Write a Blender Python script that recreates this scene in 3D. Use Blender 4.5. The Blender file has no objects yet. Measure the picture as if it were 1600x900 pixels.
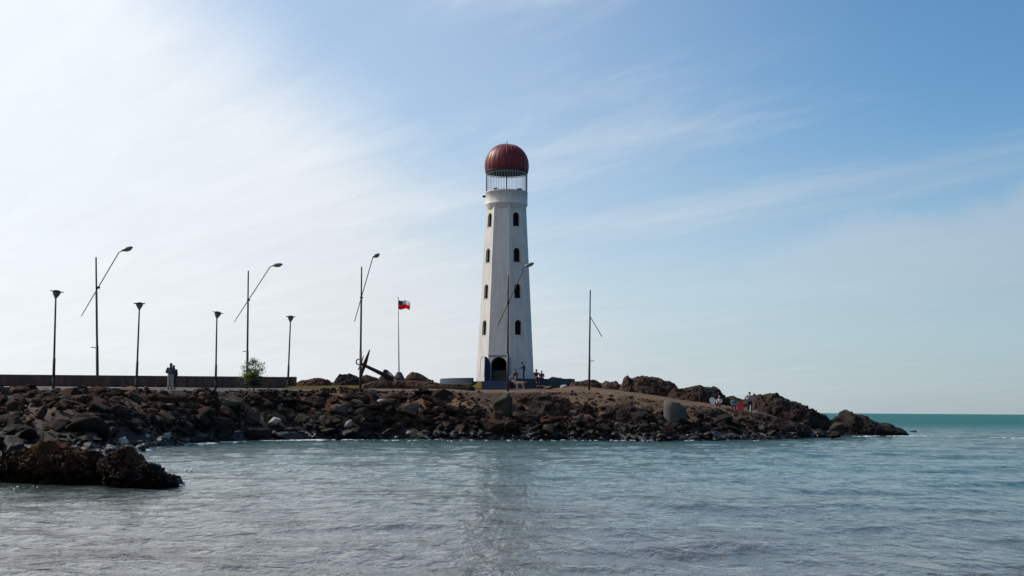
import bpy, bmesh, math, random
import numpy as np
from mathutils import Vector, Matrix
random.seed(7)
rng = np.random.default_rng(7)
SC = bpy.context.scene
COL = SC.collection
R = math.radians

# ------------------------------------------------------------------ camera
F = 2000.0                       # focal length in photograph pixels (1600 wide)
CAM = Vector((0, 0, 2.0))
th, roll = math.atan(192 / F), 0.007
fwd = Vector((0, math.cos(th), math.sin(th)))
X0, U0 = Vector((1, 0, 0)), Vector((0, -math.sin(th), math.cos(th)))
rt = X0 * math.cos(roll) + U0 * math.sin(roll)
up = U0 * math.cos(roll) - X0 * math.sin(roll)
cd = bpy.data.cameras.new('camera'); cam = bpy.data.objects.new('camera', cd); COL.objects.link(cam)
cd.sensor_width = 36; cd.lens = 36 * F / 1600; cd.clip_start = .1; cd.clip_end = 60000
M = Matrix.Identity(4)
for i in range(3):
    M[i][0], M[i][1], M[i][2], M[i][3] = rt[i], up[i], -fwd[i], CAM[i]
cam.matrix_world = M
SC.camera = cam

def at(px, py, D):
    """world point on the sight line of a photograph pixel at distance D along +Y"""
    d = fwd + rt * ((px - 800) / F) + up * ((450 - py) / F)
    return CAM + d * (D / d.y)
def hor(px): return 642 + (px - 800) * .007
def wpt(px, py):
    d = fwd + rt * ((px - 800) / F) + up * ((450 - py) / F)
    return CAM + d * (-2.0 / d.z)

# ------------------------------------------------------------------ sky and sun
SUN_AZ, SUN_EL = -118, 40        # azimuth measured from "towards the camera", negative = left
sdir = Vector((math.sin(R(SUN_AZ)) * math.cos(R(SUN_EL)), -math.cos(R(SUN_AZ)) * math.cos(R(SUN_EL)), math.sin(R(SUN_EL))))
sl = bpy.data.lights.new('sun', 'SUN'); sl.energy = 4.3; sl.angle = R(1.0); sl.color = (1, .93, .82)
so = bpy.data.objects.new('sun', sl); COL.objects.link(so)
so.rotation_euler = sdir.to_track_quat('Z', 'Y').to_euler()
W = bpy.data.worlds.new('World'); SC.world = W; W.use_nodes = True
nt = W.node_tree; N = nt.nodes; L = nt.links
for n in list(N): N.remove(n)
def nd(tree, t, **k):
    n = tree.nodes.new(t)
    for a, v in k.items(): setattr(n, a, v)
    return n
def setv(tree, sock, v):
    if hasattr(v, 'is_linked') or isinstance(v, bpy.types.NodeSocket): tree.links.new(v, sock)
    else: sock.default_value = v
def mth(tree, op, a, b=0.0, c=None, clamp=False):
    n = tree.nodes.new('ShaderNodeMath'); n.operation = op; n.use_clamp = clamp
    setv(tree, n.inputs[0], a); setv(tree, n.inputs[1], b)
    if c is not None: setv(tree, n.inputs[2], c)
    return n.outputs[0]
def mixc(tree, f, a, b, mode='MIX'):
    n = tree.nodes.new('ShaderNodeMix'); n.data_type = 'RGBA'; n.blend_type = mode
    setv(tree, n.inputs[0], f)
    for s, v in ((n.inputs[6], a), (n.inputs[7], b)):
        if isinstance(v, (tuple, list)): v = (*v[:3], 1)
        setv(tree, s, v)
    return n.outputs[2]
def rng_(tree, v, a, b, c=0.0, d=1.0, smooth=True):
    n = tree.nodes.new('ShaderNodeMapRange'); n.interpolation_type = 'SMOOTHSTEP' if smooth else 'LINEAR'
    setv(tree, n.inputs[0], v)
    for i, x in enumerate((a, b, c, d)): n.inputs[i + 1].default_value = x
    return n.outputs[0]
def noise_(tree, vec, scale, detail=4, rough=.5, dist=0.0):
    n = tree.nodes.new('ShaderNodeTexNoise')
    if vec is not None: tree.links.new(vec, n.inputs['Vector'])
    n.inputs['Scale'].default_value = scale; n.inputs['Detail'].default_value = detail
    n.inputs['Roughness'].default_value = rough; n.inputs['Distortion'].default_value = dist
    return n.outputs['Fac']
def dot_(tree, v, c):
    n = tree.nodes.new('ShaderNodeVectorMath'); n.operation = 'DOT_PRODUCT'
    tree.links.new(v, n.inputs[0]); n.inputs[1].default_value = c
    return n.outputs['Value']

sky = nd(nt, 'ShaderNodeTexSky', sky_type='NISHITA', sun_disc=False)
sky.sun_elevation = R(SUN_EL)
sky.sun_rotation = math.atan2(sdir.x, sdir.y)
sky.altitude = 0; sky.air_density = 1.0; sky.dust_density = .6; sky.ozone_density = 2.0
tc = N.new('ShaderNodeTexCoord')
dvec = tc.outputs['Generated']
sep = N.new('ShaderNodeSeparateXYZ'); L.new(dvec, sep.inputs[0])
dx, dy, dz = sep.outputs
# cirrus lives on a high plane: project the direction onto it
den = mth(nt, 'ADD', mth(nt, 'MAXIMUM', dz, 0.0), .10)
cx = mth(nt, 'DIVIDE', dx, den); cy = mth(nt, 'DIVIDE', dy, den)
cmb = N.new('ShaderNodeCombineXYZ'); L.new(cx, cmb.inputs[0]); L.new(cy, cmb.inputs[1])
rot0 = N.new('ShaderNodeMapping'); L.new(cmb.outputs[0], rot0.inputs[0]); rot0.inputs['Rotation'].default_value = (0, 0, R(50))
rotm = N.new('ShaderNodeMapping'); L.new(rot0.outputs[0], rotm.inputs[0]); rotm.inputs['Scale'].default_value = (.28, 1.25, 1)
streak = noise_(nt, rotm.outputs[0], 1.1, 7, .55, .6)
broad = noise_(nt, cmb.outputs[0], .55, 5, .5, .4)
fine = noise_(nt, rotm.outputs[0], 5.5, 8, .68, .9)
# thick bright bank towards the sun, over the sea on the left
bank = mth(nt, 'ADD', dot_(nt, dvec, (-1.0, .0, -1.15)), mth(nt, 'MULTIPLY', mth(nt, 'SUBTRACT', broad, .5), .22))
bank = mth(nt, 'ADD', bank, mth(nt, 'MULTIPLY', mth(nt, 'SUBTRACT', fine, .5), .06))
bank = rng_(nt, bank, -.205, -.015)
haze = rng_(nt, dz, .25, -.02)
veil = rng_(nt, dot_(nt, dvec, (-1.0, 0, -.35)), -.46, .02)
st = rng_(nt, mth(nt, 'ADD', streak, mth(nt, 'MULTIPLY', mth(nt, 'SUBTRACT', fine, .5), .22)), .47, .76)
stB = mth(nt, 'MULTIPLY', st, .48)
# low cirrus shelf over the sea on the right, its upper edge ragged
lowc = mth(nt, 'ADD', mth(nt, 'SUBTRACT', dz, mth(nt, 'MULTIPLY_ADD', dx, .17, .103)), mth(nt, 'MULTIPLY', mth(nt, 'SUBTRACT', noise_(nt, dvec, 9, 6, .6, .5), .5), .075))
shelf = mth(nt, 'MULTIPLY', mth(nt, 'MULTIPLY', rng_(nt, lowc, .008, -.022), rng_(nt, dz, .04, .12)), mth(nt, 'MULTIPLY', rng_(nt, dx, .04, .34), .5))
stB = mth(nt, 'MAXIMUM', stB, shelf)
m1 = mth(nt, 'MULTIPLY', mth(nt, 'SUBTRACT', 1.0, mth(nt, 'MULTIPLY', bank, .86)), mth(nt, 'SUBTRACT', 1.0, mth(nt, 'MULTIPLY', haze, .68)))
m1 = mth(nt, 'MULTIPLY', m1, mth(nt, 'SUBTRACT', 1.0, stB))
m1 = mth(nt, 'MULTIPLY', m1, mth(nt, 'SUBTRACT', 1.0, mth(nt, 'MULTIPLY', veil, .34)))
cover = mth(nt, 'SUBTRACT', 1.0, m1, clamp=True)
# cloud brightness falls with the angle from the sun (forward scattering)
sa = dot_(nt, dvec, tuple(sdir))
cb = mth(nt, 'MULTIPLY', rng_(nt, sa, .05, .78, 4.9, 10.8, smooth=False), rng_(nt, sa, -.8, .1, .72, 1.0, smooth=False))
tex = mth(nt, 'ADD', .97, mth(nt, 'MULTIPLY', mth(nt, 'SUBTRACT', mth(nt, 'ADD', fine, broad), 1.0), .15))
cb = mth(nt, 'MULTIPLY', cb, tex)
ccol = N.new('ShaderNodeCombineColor')
L.new(mth(nt, 'MULTIPLY', cb, rng_(nt, sa, .0, .55, .86, .95)), ccol.inputs[0]); L.new(mth(nt, 'MULTIPLY', cb, .985), ccol.inputs[1]); L.new(mth(nt, 'MULTIPLY', cb, rng_(nt, sa, .0, .55, 1.12, 1.02)), ccol.inputs[2])
skc = mixc(nt, 1.0, sky.outputs[0], (.68, 1.03, 1.20), 'MULTIPLY')
final = mixc(nt, cover, skc, ccol.outputs[0])
bg = N.new('ShaderNodeBackground'); bg.inputs[1].default_value = .10
L.new(final, bg.inputs[0])
wo = N.new('ShaderNodeOutputWorld'); L.new(bg.outputs[0], wo.inputs[0])
SC.view_settings.view_transform = 'Standard'; SC.view_settings.look = 'None'
SC.view_settings.exposure = 0.0; SC.view_settings.gamma = 1

# ------------------------------------------------------------------ numpy noise
def _h(i, j, k, s=0):
    n = (i * 73856093) ^ (j * 19349663) ^ (k * 83492791) ^ (s * 2654435)
    n = (n ^ (n >> 13)) * 1274126177 & 0x7fffffff
    n = (n ^ (n >> 15)) * 2246822519 & 0x7fffffff
    return ((n >> 8) & 0xffff) / 65535.0
def vnoise(P, s=0):
    I = np.floor(P).astype(np.int64); f = P - I; f = f * f * (3 - 2 * f)
    out = 0
    for a in (0, 1):
        for b in (0, 1):
            for c in (0, 1):
                w = (f[:, 0] if a else 1 - f[:, 0]) * (f[:, 1] if b else 1 - f[:, 1]) * (f[:, 2] if c else 1 - f[:, 2])
                out = out + w * _h(I[:, 0] + a, I[:, 1] + b, I[:, 2] + c, s)
    return out * 2 - 1
def fbm(P, o=4, s=0, g=.5):
    r, a = 0, 1.0
    for k in range(o):
        r = r + a * vnoise(P * (2.03 ** k) + 17.3 * k, s + k); a *= g
    return r
def facets(P, s=0):
    """fractured-rock offset: every Voronoi cell carries its own tilted plane"""
    I = np.floor(P).astype(np.int64); best = np.full(len(P), 1e9); out = np.zeros(len(P))
    for a in (-1, 0, 1):
        for b in (-1, 0, 1):
            for c in (-1, 0, 1):
                J = I + np.array([a, b, c])
                C = np.stack([J[:, q] + _h(J[:, 0], J[:, 1], J[:, 2], s + q + 1) for q in range(3)], 1)
                d = ((P - C) ** 2).sum(1)
                D = np.stack([_h(J[:, 0], J[:, 1], J[:, 2], s + q + 11) - .5 for q in range(3)], 1)
                v = ((P - C) * D).sum(1) * 1.6 + (_h(J[:, 0], J[:, 1], J[:, 2], s + 21) - .5) * .9
                m = d < best; best[m] = d[m]; out[m] = v[m]
    return out

# ------------------------------------------------------------------ objects and parts
def tag(o, label=None, cat=None, group=None, kind=None):
    if label: o['label'] = label
    if cat: o['category'] = cat
    if group: o['group'] = group
    if kind: o['kind'] = kind
    return o
def empty(name, loc, label=None, cat=None, group=None):
    o = bpy.data.objects.new(name, None); COL.objects.link(o); o.location = loc; o.empty_display_size = .2
    return tag(o, label, cat, group)
def link(name, me, mat=None, parent=None, loc=None):
    o = bpy.data.objects.new(name, me); COL.objects.link(o)
    if mat and not me.materials: me.materials.append(mat)
    if parent: o.parent = parent
    if loc is not None: o.location = loc
    return o
def rootloc(p):
    v = Vector((0, 0, 0))
    while p: v += p.location; p = p.parent
    return v
def mesh_np(name, V, Fq, mat, parent=None, smooth=True, origin=None):
    """V,F in world coordinates; origin moves the object's own base there"""
    V = np.asarray(V, dtype=float)
    base = rootloc(parent) if parent else Vector((0, 0, 0))
    o3 = Vector(origin) if origin is not None else base
    me = bpy.data.meshes.new(name); me.from_pydata((V - np.array(o3)).tolist(), [], Fq if isinstance(Fq, list) else Fq.tolist()); me.update()
    if smooth: me.polygons.foreach_set('use_smooth', [True] * len(me.polygons))
    return link(name, me, mat, parent, o3 - base if (origin is not None) else (0, 0, 0))

class MB:
    def __init__(s): s.v = []; s.f = []
    def add(s, v, f):
        b = len(s.v); s.v += [tuple(p) for p in v]; s.f += [tuple(b + i for i in q) for q in f]; return s
    def box(s, lo, hi):
        x0, y0, z0 = lo; x1, y1, z1 = hi
        return s.add([(x0, y0, z0), (x1, y0, z0), (x1, y1, z0), (x0, y1, z0), (x0, y0, z1), (x1, y0, z1), (x1, y1, z1), (x0, y1, z1)],
                     [(0, 3, 2, 1), (4, 5, 6, 7), (0, 1, 5, 4), (1, 2, 6, 5), (2, 3, 7, 6), (3, 0, 4, 7)])
    def tube(s, pts, rad, n=10, caps=True):
        pts = [Vector(p) for p in pts]; rad = rad if isinstance(rad, (list, tuple)) else [rad] * len(pts)
        v = []; ref = None
        for i, p in enumerate(pts):
            t = (pts[min(i + 1, len(pts) - 1)] - pts[max(i - 1, 0)]).normalized()
            if ref is None: ref = Vector((1, 0, 0)) if abs(t.x) < .8 else Vector((0, 1, 0))
            a = (ref - t * ref.dot(t)).normalized(); b = t.cross(a); ref = a
            for k in range(n):
                q = 2 * math.pi * k / n; v.append(p + (a * math.cos(q) + b * math.sin(q)) * rad[i])
        f = [(i * n + k, i * n + (k + 1) % n, (i + 1) * n + (k + 1) % n, (i + 1) * n + k) for i in range(len(pts) - 1) for k in range(n)]
        if caps: f += [tuple(range(n))[::-1], tuple(range((len(pts) - 1) * n, len(pts) * n))]
        return s.add(v, f)
    def lathe(s, prof, c, n=32, wob=0):
        cx, cy, cz = c; v = []
        for r, z in prof:
            for k in range(n):
                q = 2 * math.pi * k / n; v.append((cx + r * math.cos(q), cy + r * math.sin(q), cz + z))
        f = [(i * n + k, i * n + (k + 1) % n, (i + 1) * n + (k + 1) % n, (i + 1) * n + k) for i in range(len(prof) - 1) for k in range(n)]
        f += [tuple(range(n))[::-1], tuple(range((len(prof) - 1) * n, len(prof) * n))]
        return s.add(v, f)
    def ell(s, c, r, rot=None, n=12, m=8):
        v = []; c = Vector(c)
        for i in range(m + 1):
            a = math.pi * i / m
            for k in range(n):
                q = 2 * math.pi * k / n
                p = Vector((r[0] * math.sin(a) * math.cos(q), r[1] * math.sin(a) * math.sin(q), r[2] * math.cos(a)))
                v.append(c + (rot @ p if rot else p))
        f = [(i * n + k, (i + 1) * n + k, (i + 1) * n + (k + 1) % n, i * n + (k + 1) % n) for i in range(m) for k in range(n)]
        return s.add(v, f)
    def build(s, name, mat, parent=None, smooth=False, origin=None, bevel=0):
        o = mesh_np(name, s.v, s.f, mat, parent, smooth, origin)
        if bevel:
            b = o.modifiers.new('b', 'BEVEL'); b.width = bevel; b.segments = 2; b.limit_method = 'ANGLE'
        return o

# ------------------------------------------------------------------ materials
def mat_new(name):
    m = bpy.data.materials.new(name); m.use_nodes = True; t = m.node_tree
    return m, t, t.nodes['Principled BSDF']
def bump(t, b, h, strength, dist):
    n = t.nodes.new('ShaderNodeBump'); n.inputs['Strength'].default_value = strength; n.inputs['Distance'].default_value = dist
    t.links.new(h, n.inputs['Height']); t.links.new(n.outputs[0], b.inputs['Normal']); return n
def plain(name, c, rough=.6, metal=0.0, var=.25, scale=3.0, bmp=.15):
    m, t, b = mat_new(name)
    g = t.nodes.new('ShaderNodeTexCoord').outputs['Object']
    n = noise_(t, g, scale, 6, .6)
    f = rng_(t, n, .3, .7, 1 - var, 1 + var, smooth=False)
    v = t.nodes.new('ShaderNodeVectorMath'); v.operation = 'SCALE'; v.inputs[0].default_value = c; t.links.new(f, v.inputs['Scale'])
    t.links.new(v.outputs[0], b.inputs['Base Color'])
    b.inputs['Roughness'].default_value = rough; b.inputs['Metallic'].default_value = metal
    if bmp: bump(t, b, noise_(t, g, scale * 5, 5, .6), bmp, .01)
    return m
def rock_mat(name, dark, mid, pale, island=None, dark_top=1.9, scale=1.0, red=(.055, .024, .014), palef=.06, lowdark=.26, gloss=0):
    m, t, b = mat_new(name)
    geo = t.nodes.new('ShaderNodeNewGeometry'); pos = geo.outputs['Position']
    n1 = noise_(t, pos, .9 * scale, 7, .62, .3); n2 = noise_(t, pos, 4.5 * scale, 8, .68); n3 = noise_(t, pos, .35, 3, .5)
    c = mixc(t, rng_(t, n1, .36, .66), dark, mid)
    c = mixc(t, rng_(t, n3, .45, .62, 0, .8), c, red)
    c = mixc(t, rng_(t, n2, .56, .74, 0, .55), c, pale)
    if island:
        src = geo.outputs['Random Per Island'] if island == 'island' else t.nodes.new('ShaderNodeObjectInfo').outputs['Random']
        r = t.nodes.new('ShaderNodeTexWhiteNoise'); r.noise_dimensions = '1D'; t.links.new(src, r.inputs['W'])
        c = mixc(t, mth(t, 'MULTIPLY', r.outputs['Value'], .38), c, red if island == 'island' else mid)
        r2 = t.nodes.new('ShaderNodeTexWhiteNoise'); r2.noise_dimensions = '1D'; t.links.new(mth(t, 'ADD', src, 3.7), r2.inputs['W'])
        br = rng_(t, r2.outputs['Value'], 0, 1, .45, 1.5, smooth=False)
        v = t.nodes.new('ShaderNodeVectorMath'); v.operation = 'SCALE'; t.links.new(c, v.inputs[0]); t.links.new(br, v.inputs['Scale']); c = v.outputs[0]
        c = mixc(t, rng_(t, r2.outputs['Value'], 1 - palef, 1 - palef + .03, 0, .8), c, pale)
    bn_ = None
    # algae-dark and shiny at the water; darkening carries on up the lower slope
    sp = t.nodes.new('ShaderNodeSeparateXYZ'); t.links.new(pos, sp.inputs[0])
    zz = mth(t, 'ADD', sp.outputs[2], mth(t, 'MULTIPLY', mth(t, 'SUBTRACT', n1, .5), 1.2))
    wf = rng_(t, zz, dark_top, dark_top * .25)
    dk = t.nodes.new('ShaderNodeVectorMath'); dk.operation = 'SCALE'; t.links.new(c, dk.inputs[0]); dk.inputs['Scale'].default_value = lowdark
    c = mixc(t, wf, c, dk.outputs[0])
    t.links.new(c, b.inputs['Base Color'])
    t.links.new(rng_(t, wf, 0, 1, 1.0, .55, smooth=False), b.inputs['Roughness']); wl_ = rng_(t, mth(t, 'ADD', sp.outputs[2], mth(t, 'MULTIPLY', mth(t, 'SUBTRACT', n2, .5), .5)), .75, .3)
    t.links.new(mth(t, 'SUBTRACT', rng_(t, wf, 0, 1, 1.0, .62, smooth=False), mth(t, 'MULTIPLY', wl_, .42 * gloss)), b.inputs['Roughness']); t.links.new(rng_(t, wl_, 0, 1, .12, .12 + .2 * gloss), b.inputs['Specular IOR Level'])
    hh = mth(t, 'ADD', noise_(t, pos, 6 * scale, 8, .7, .3), mth(t, 'MULTIPLY', noise_(t, pos, 22 * scale, 5, .7), .4))
    bump(t, b, hh, .9, .10 / scale)
    return m
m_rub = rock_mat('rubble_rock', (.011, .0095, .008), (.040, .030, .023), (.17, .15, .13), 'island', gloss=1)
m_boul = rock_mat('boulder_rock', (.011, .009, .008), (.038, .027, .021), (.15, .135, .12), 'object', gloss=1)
m_pale = rock_mat('pale_glint_rock', (.36, .34, .30), (.50, .47, .43), (.65, .62, .58), None, dark_top=.2)  # pale stones; sunlit glints are painted in as extra paleness
m_mauve = rock_mat('mauve_rock', (.055, .040, .035), (.105, .076, .068), (.20, .16, .15), None, dark_top=.5)
m_greenrock = rock_mat('lichen_rock', (.022, .023, .016), (.055, .052, .036), (.19, .18, .14), None, dark_top=.5, red=(.07, .06, .04))
m_out = rock_mat('outcrop_rock', (.024, .017, .014), (.070, .045, .034), (.14, .105, .08), None, dark_top=1.2, red=(.085, .042, .028))
m_outd = rock_mat('dark_outcrop_rock', (.015, .013, .012), (.036, .028, .025), (.11, .085, .07), None, dark_top=1.6, red=(.045, .026, .02))
m_weed = rock_mat('weedy_rock', (.014, .009, .006), (.066, .034, .017), (.19, .12, .07), None, dark_top=.85, scale=2.2, red=(.075, .032, .015), lowdark=.07)
def earth_mat():
    m, t, b = mat_new('headland_earth')
    pos = t.nodes.new('ShaderNodeNewGeometry').outputs['Position']
    n1 = noise_(t, pos, .45, 7, .6, .4); n2 = noise_(t, pos, 3.0, 7, .65)
    c = mixc(t, rng_(t, n1, .38, .62), (.045, .023, .012), (.135, .066, .030))
    c = mixc(t, rng_(t, n2, .45, .7, 0, .6), c, (.075, .032, .02))
    sp = t.nodes.new('ShaderNodeSeparateXYZ'); t.links.new(pos, sp.inputs[0])
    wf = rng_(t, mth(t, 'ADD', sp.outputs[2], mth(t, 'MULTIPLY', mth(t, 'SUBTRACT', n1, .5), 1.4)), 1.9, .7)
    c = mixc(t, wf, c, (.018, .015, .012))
    t.links.new(c, b.inputs['Base Color']); b.inputs['Roughness'].default_value = .95
    bump(t, b, mth(t, 'ADD', n2, noise_(t, pos, 11, 5, .7)), .8, .12)
    return m
m_earth = earth_mat()
def paint_white():
    m, t, b = mat_new('weathered_white_paint')
    g = t.nodes.new('ShaderNodeTexCoord').outputs['Object']
    mp = t.nodes.new('ShaderNodeMapping'); t.links.new(g, mp.inputs[0]); mp.inputs['Scale'].default_value = (2.2, 2.2, .22)
    s = noise_(t, mp.outputs[0], 1.6, 7, .62, .3); n = noise_(t, g, .8, 6, .6); f = noise_(t, g, 7, 5, .65)
    c = mixc(t, rng_(t, s, .45, .7, 0, .8), (.64, .605, .57), (.44, .41, .375))
    c = mixc(t, rng_(t, n, .5, .75, 0, .45), c, (.47, .44, .41))
    c = mixc(t, rng_(t, f, .62, .72, 0, .4), c, (.42, .38, .34))
    # day joints between casting lifts
    sp = t.nodes.new('ShaderNodeSeparateXYZ'); t.links.new(g, sp.inputs[0])
    zz = mth(t, 'ADD', sp.outputs[2], mth(t, 'MULTIPLY', n, .08))
    fr = mth(t, 'ABSOLUTE', mth(t, 'SUBTRACT', mth(t, 'FRACT', mth(t, 'DIVIDE', zz, 1.93)), .5))
    ln = rng_(t, fr, .012, .0, 0, 1)
    c = mixc(t, mth(t, 'MULTIPLY', ln, .45), c, (.36, .34, .32))
    # damp grime at the foot
    c = mixc(t, rng_(t, mth(t, 'ADD', sp.outputs[2], mth(t, 'MULTIPLY', mth(t, 'SUBTRACT', s, .5), 3)), 1.6, -.4, 0, .5), c, (.36, .33, .30))
    t.links.new(c, b.inputs['Base Color']); b.inputs['Roughness'].default_value = .75
    bump(t, b, mth(t, 'ADD', mth(t, 'ADD', n, mth(t, 'MULTIPLY', f, .3)), mth(t, 'MULTIPLY', ln, -.3)), .35, .06)
    return m
m_white = paint_white()
def dome_mat():
    m, t, b = mat_new('red_painted_sheet_metal')
    g = t.nodes.new('ShaderNodeTexCoord').outputs['Object']
    mp = t.nodes.new('ShaderNodeMapping'); t.links.new(g, mp.inputs[0]); mp.inputs['Scale'].default_value = (3, 3, .8)
    n = noise_(t, mp.outputs[0], 1.5, 7, .6); f = noise_(t, g, 6, 6, .65)
    c = mixc(t, rng_(t, n, .35, .7), (.185, .009, .013), (.10, .010, .012))
    c = mixc(t, rng_(t, f, .55, .75, 0, .6), c, (.10, .045, .03))
    sp = t.nodes.new('ShaderNodeSeparateXYZ'); t.links.new(g, sp.inputs[0])
    c = mixc(t, rng_(t, mth(t, 'ADD', sp.outputs[2], mth(t, 'MULTIPLY', n, .8)), 2.95, 3.5, 0, .7), c, (.36, .34, .30))  # bleached, gull-limed crown
    t.links.new(c, b.inputs['Base Color']); b.inputs['Roughness'].default_value = .5; b.inputs['Specular IOR Level'].default_value = .35
    bump(t, b, n, .25, .06)
    return m
m_dome = dome_mat()
m_domedark = plain('dark_soffit_paint', (.03, .028, .035), .7)
m_bar = plain('weathered_steel_bar', (.36, .36, .39), .5, .4)
m_blue = plain('dark_blue_paint', (.018, .036, .085), .55, 0, .35, 2.5)
m_bluewall = plain('faded_blue_wall_paint', (.016, .036, .068), .7, 0, .35, 1.2)
m_yellow = plain('yellow_paint', (.55, .38, .03), .6, 0, .3, 2)
m_pole = plain('lamp_pole_steel', (.05, .045, .04), .75, .1, .3, 2)
m_poledark = plain('rusty_pole_sleeve', (.05, .035, .028), .7, .2, .3, 2)
m_polegreen = plain('dull_green_sleeve', (.022, .034, .028), .95, .0, .3, 2)
m_head = plain('grey_lamp_housing', (.20, .19, .16), .45, .2, .2, 4)
m_lens = plain('amber_lamp_lens', (.30, .26, .16), .25, 0, .1, 4)
m_pane = plain('dark_window_pane', (.012, .007, .008), .8, 0, .3, 2, 0); m_pane.node_tree.nodes['Principled BSDF'].inputs['Specular IOR Level'].default_value = .15
m_frame = plain('brown_window_frame', (.05, .03, .028), .6)
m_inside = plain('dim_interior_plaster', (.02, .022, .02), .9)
m_inpan = plain('green_grey_panel', (.032, .04, .034), .8)
m_conc = plain('grey_concrete', (.062, .054, .051), .9, 0, .25, 1.5, .5)
m_pave = plain('pale_pavement', (.24, .22, .19), .9, 0, .2, 1.5, .3)
m_asph = plain('asphalt', (.055, .05, .05), .9, 0, .25, 2, .3)
m_iron = plain('rusted_black_iron', (.035, .028, .026), .7, .4, .4, 4, .4)
m_fpole = plain('off_white_flagpole', (.50, .43, .42), .5)
m_kerb = plain('dirty_dark_kerb', (.045, .032, .026), .95, 0, .4, 1.5, .6)
def wall_mat():
    m, t, b = mat_new('stained_brown_wall')
    g = t.nodes.new('ShaderNodeNewGeometry').outputs['Position']
    mp = t.nodes.new('ShaderNodeMapping'); t.links.new(g, mp.inputs[0]); mp.inputs['Scale'].default_value = (1.2, 1.2, .35)
    s = noise_(t, mp.outputs[0], 1.3, 7, .65, .3)
    c = mixc(t, rng_(t, s, .36, .64), (.060, .036, .028), (.16, .070, .050))
    c = mixc(t, rng_(t, noise_(t, g, 2.5, 6, .6), .5, .7, 0, .7), c, (.045, .045, .045))
    t.links.new(c, b.inputs['Base Color']); b.inputs['Roughness'].default_value = .9
    bump(t, b, noise_(t, g, 9, 5, .6), .5, .03)
    return m
m_wall = wall_mat()
m_cope = plain('red_brown_coping', (.16, .07, .055), .85, 0, .3, 2, .3)
def leaf_mat(name, a, b_):
    m, t, b = mat_new(name)
    r = t.nodes.new('ShaderNodeNewGeometry').outputs['Random Per Island']
    c = mixc(t, r, a, b_)
    t.links.new(c, b.inputs['Base Color']); b.inputs['Roughness'].default_value = .55
    b.inputs['Transmission Weight'].default_value = 0
    tr = t.nodes.new('ShaderNodeBsdfTranslucent'); t.links.new(c, tr.inputs[0])
    mx = t.nodes.new('ShaderNodeMixShader'); mx.inputs[0].default_value = .4
    t.links.new(b.outputs[0], mx.inputs[1]); t.links.new(tr.outputs[0], mx.inputs[2]); t.links.new(mx.outputs[0], t.nodes['Material Output'].inputs[0])
    return m
m_leaf = leaf_mat('shrub_leaves', (.06, .095, .04), (.12, .16, .085))
m_leafb = leaf_mat('bright_shrub_leaves', (.10, .16, .02), (.20, .26, .05))
m_bark = plain('shrub_bark', (.10, .075, .055), .9)
m_dry = leaf_mat('dry_grass', (.16, .13, .03), (.26, .22, .08))
def water_mat():
    m, t, b = mat_new('sea_water')
    pos = t.nodes.new('ShaderNodeNewGeometry').outputs['Position']
    sp = t.nodes.new('ShaderNodeSeparateXYZ'); t.links.new(pos, sp.inputs[0])
    y = mth(t, 'ADD', sp.outputs[1], mth(t, 'MULTIPLY', sp.outputs[0], .18))
    patch = noise_(t, pos, .12, 4, .6)
    c = mixc(t, rng_(t, mth(t, 'ADD', y, mth(t, 'MULTIPLY', mth(t, 'SUBTRACT', patch, .5), 22)), 16, 50), (.062, .055, .038), (.011, .060, .046))
    far = mixc(t, rng_(t, noise_(t, pos, .03, 5, .6), .35, .65), (.010, .105, .102), (.020, .15, .142))
    c = mixc(t, rng_(t, y, 95, 260), c, far)
    t.links.new(c, b.inputs['Base Color'])
    b.inputs['IOR'].default_value = 1.33; t.links.new(rng_(t, y, 90, 300, .06, .5), b.inputs['Roughness']); t.links.new(rng_(t, y, 100, 300, .5, .28), b.inputs['Specular IOR Level'])
    mp = t.nodes.new('ShaderNodeMapping'); t.links.new(pos, mp.inputs[0]); mp.inputs['Scale'].default_value = (1.25, .62, 1)
    h = mth(t, 'ADD', noise_(t, mp.outputs[0], 3.0, 4, .55, .4), mth(t, 'MULTIPLY', noise_(t, mp.outputs[0], 8, 3, .6, .4), .35))
    h = mth(t, 'ADD', h, mth(t, 'MULTIPLY', noise_(t, mp.outputs[0], 1.1, 3, .5, .4), 1.6))
    bn = bump(t, b, h, 1.0, .1); t.links.new(rng_(t, y, 30, 170, .066, .42), bn.inputs['Distance'])
    return m
m_water = water_mat()
m_foam = plain('sea_foam', (.75, .78, .80), .7, 0, .1, 5, .3)

# ------------------------------------------------------------------ sea: one sheet to the horizon, real waves near the shore
def spaced(stops):
    out = [stops[0][0]]
    for (a, d0), (b, d1) in zip(stops[:-1], stops[1:]):
        while out[-1] < b:
            f = (out[-1] - a) / (b - a); out.append(out[-1] + d0 * (d1 / d0) ** f)
    return np.array(out)
ys = spaced([(8, .09), (30, .16), (60, .28), (110, .6), (240, 3), (1000, 60), (6000, 900), (26000, 900)])
ys = np.concatenate([[-4000, -900, -200, -60, -20, -6, 0, 4, 6.5], ys])
xh = spaced([(0, .16), (12, .18), (24, .34), (60, .9), (150, 5), (1000, 80), (6000, 1500), (16000, 1500)])
xs = np.concatenate([-xh[:0:-1], xh])
Xg, Yg = np.meshgrid(xs, ys)
Zg = np.zeros_like(Xg)
for k in range(46):
    wl = .55 * (11 / .55) ** rng.random()
    a = rng.normal(R(-78), R(58)); kx, ky = math.cos(a) * 2 * math.pi / wl, math.sin(a) * 2 * math.pi / wl
    amp = .0031 * wl ** .85 * rng.uniform(.5, 1.1)
    ph = kx * Xg + ky * Yg + rng.random() * 6.28
    fade = np.clip((wl * 160 - np.hypot(Xg, Yg)) / (wl * 80), 0, 1)
    Zg += amp * (np.sin(ph) + .25 * np.cos(2 * ph)) * fade
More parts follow.
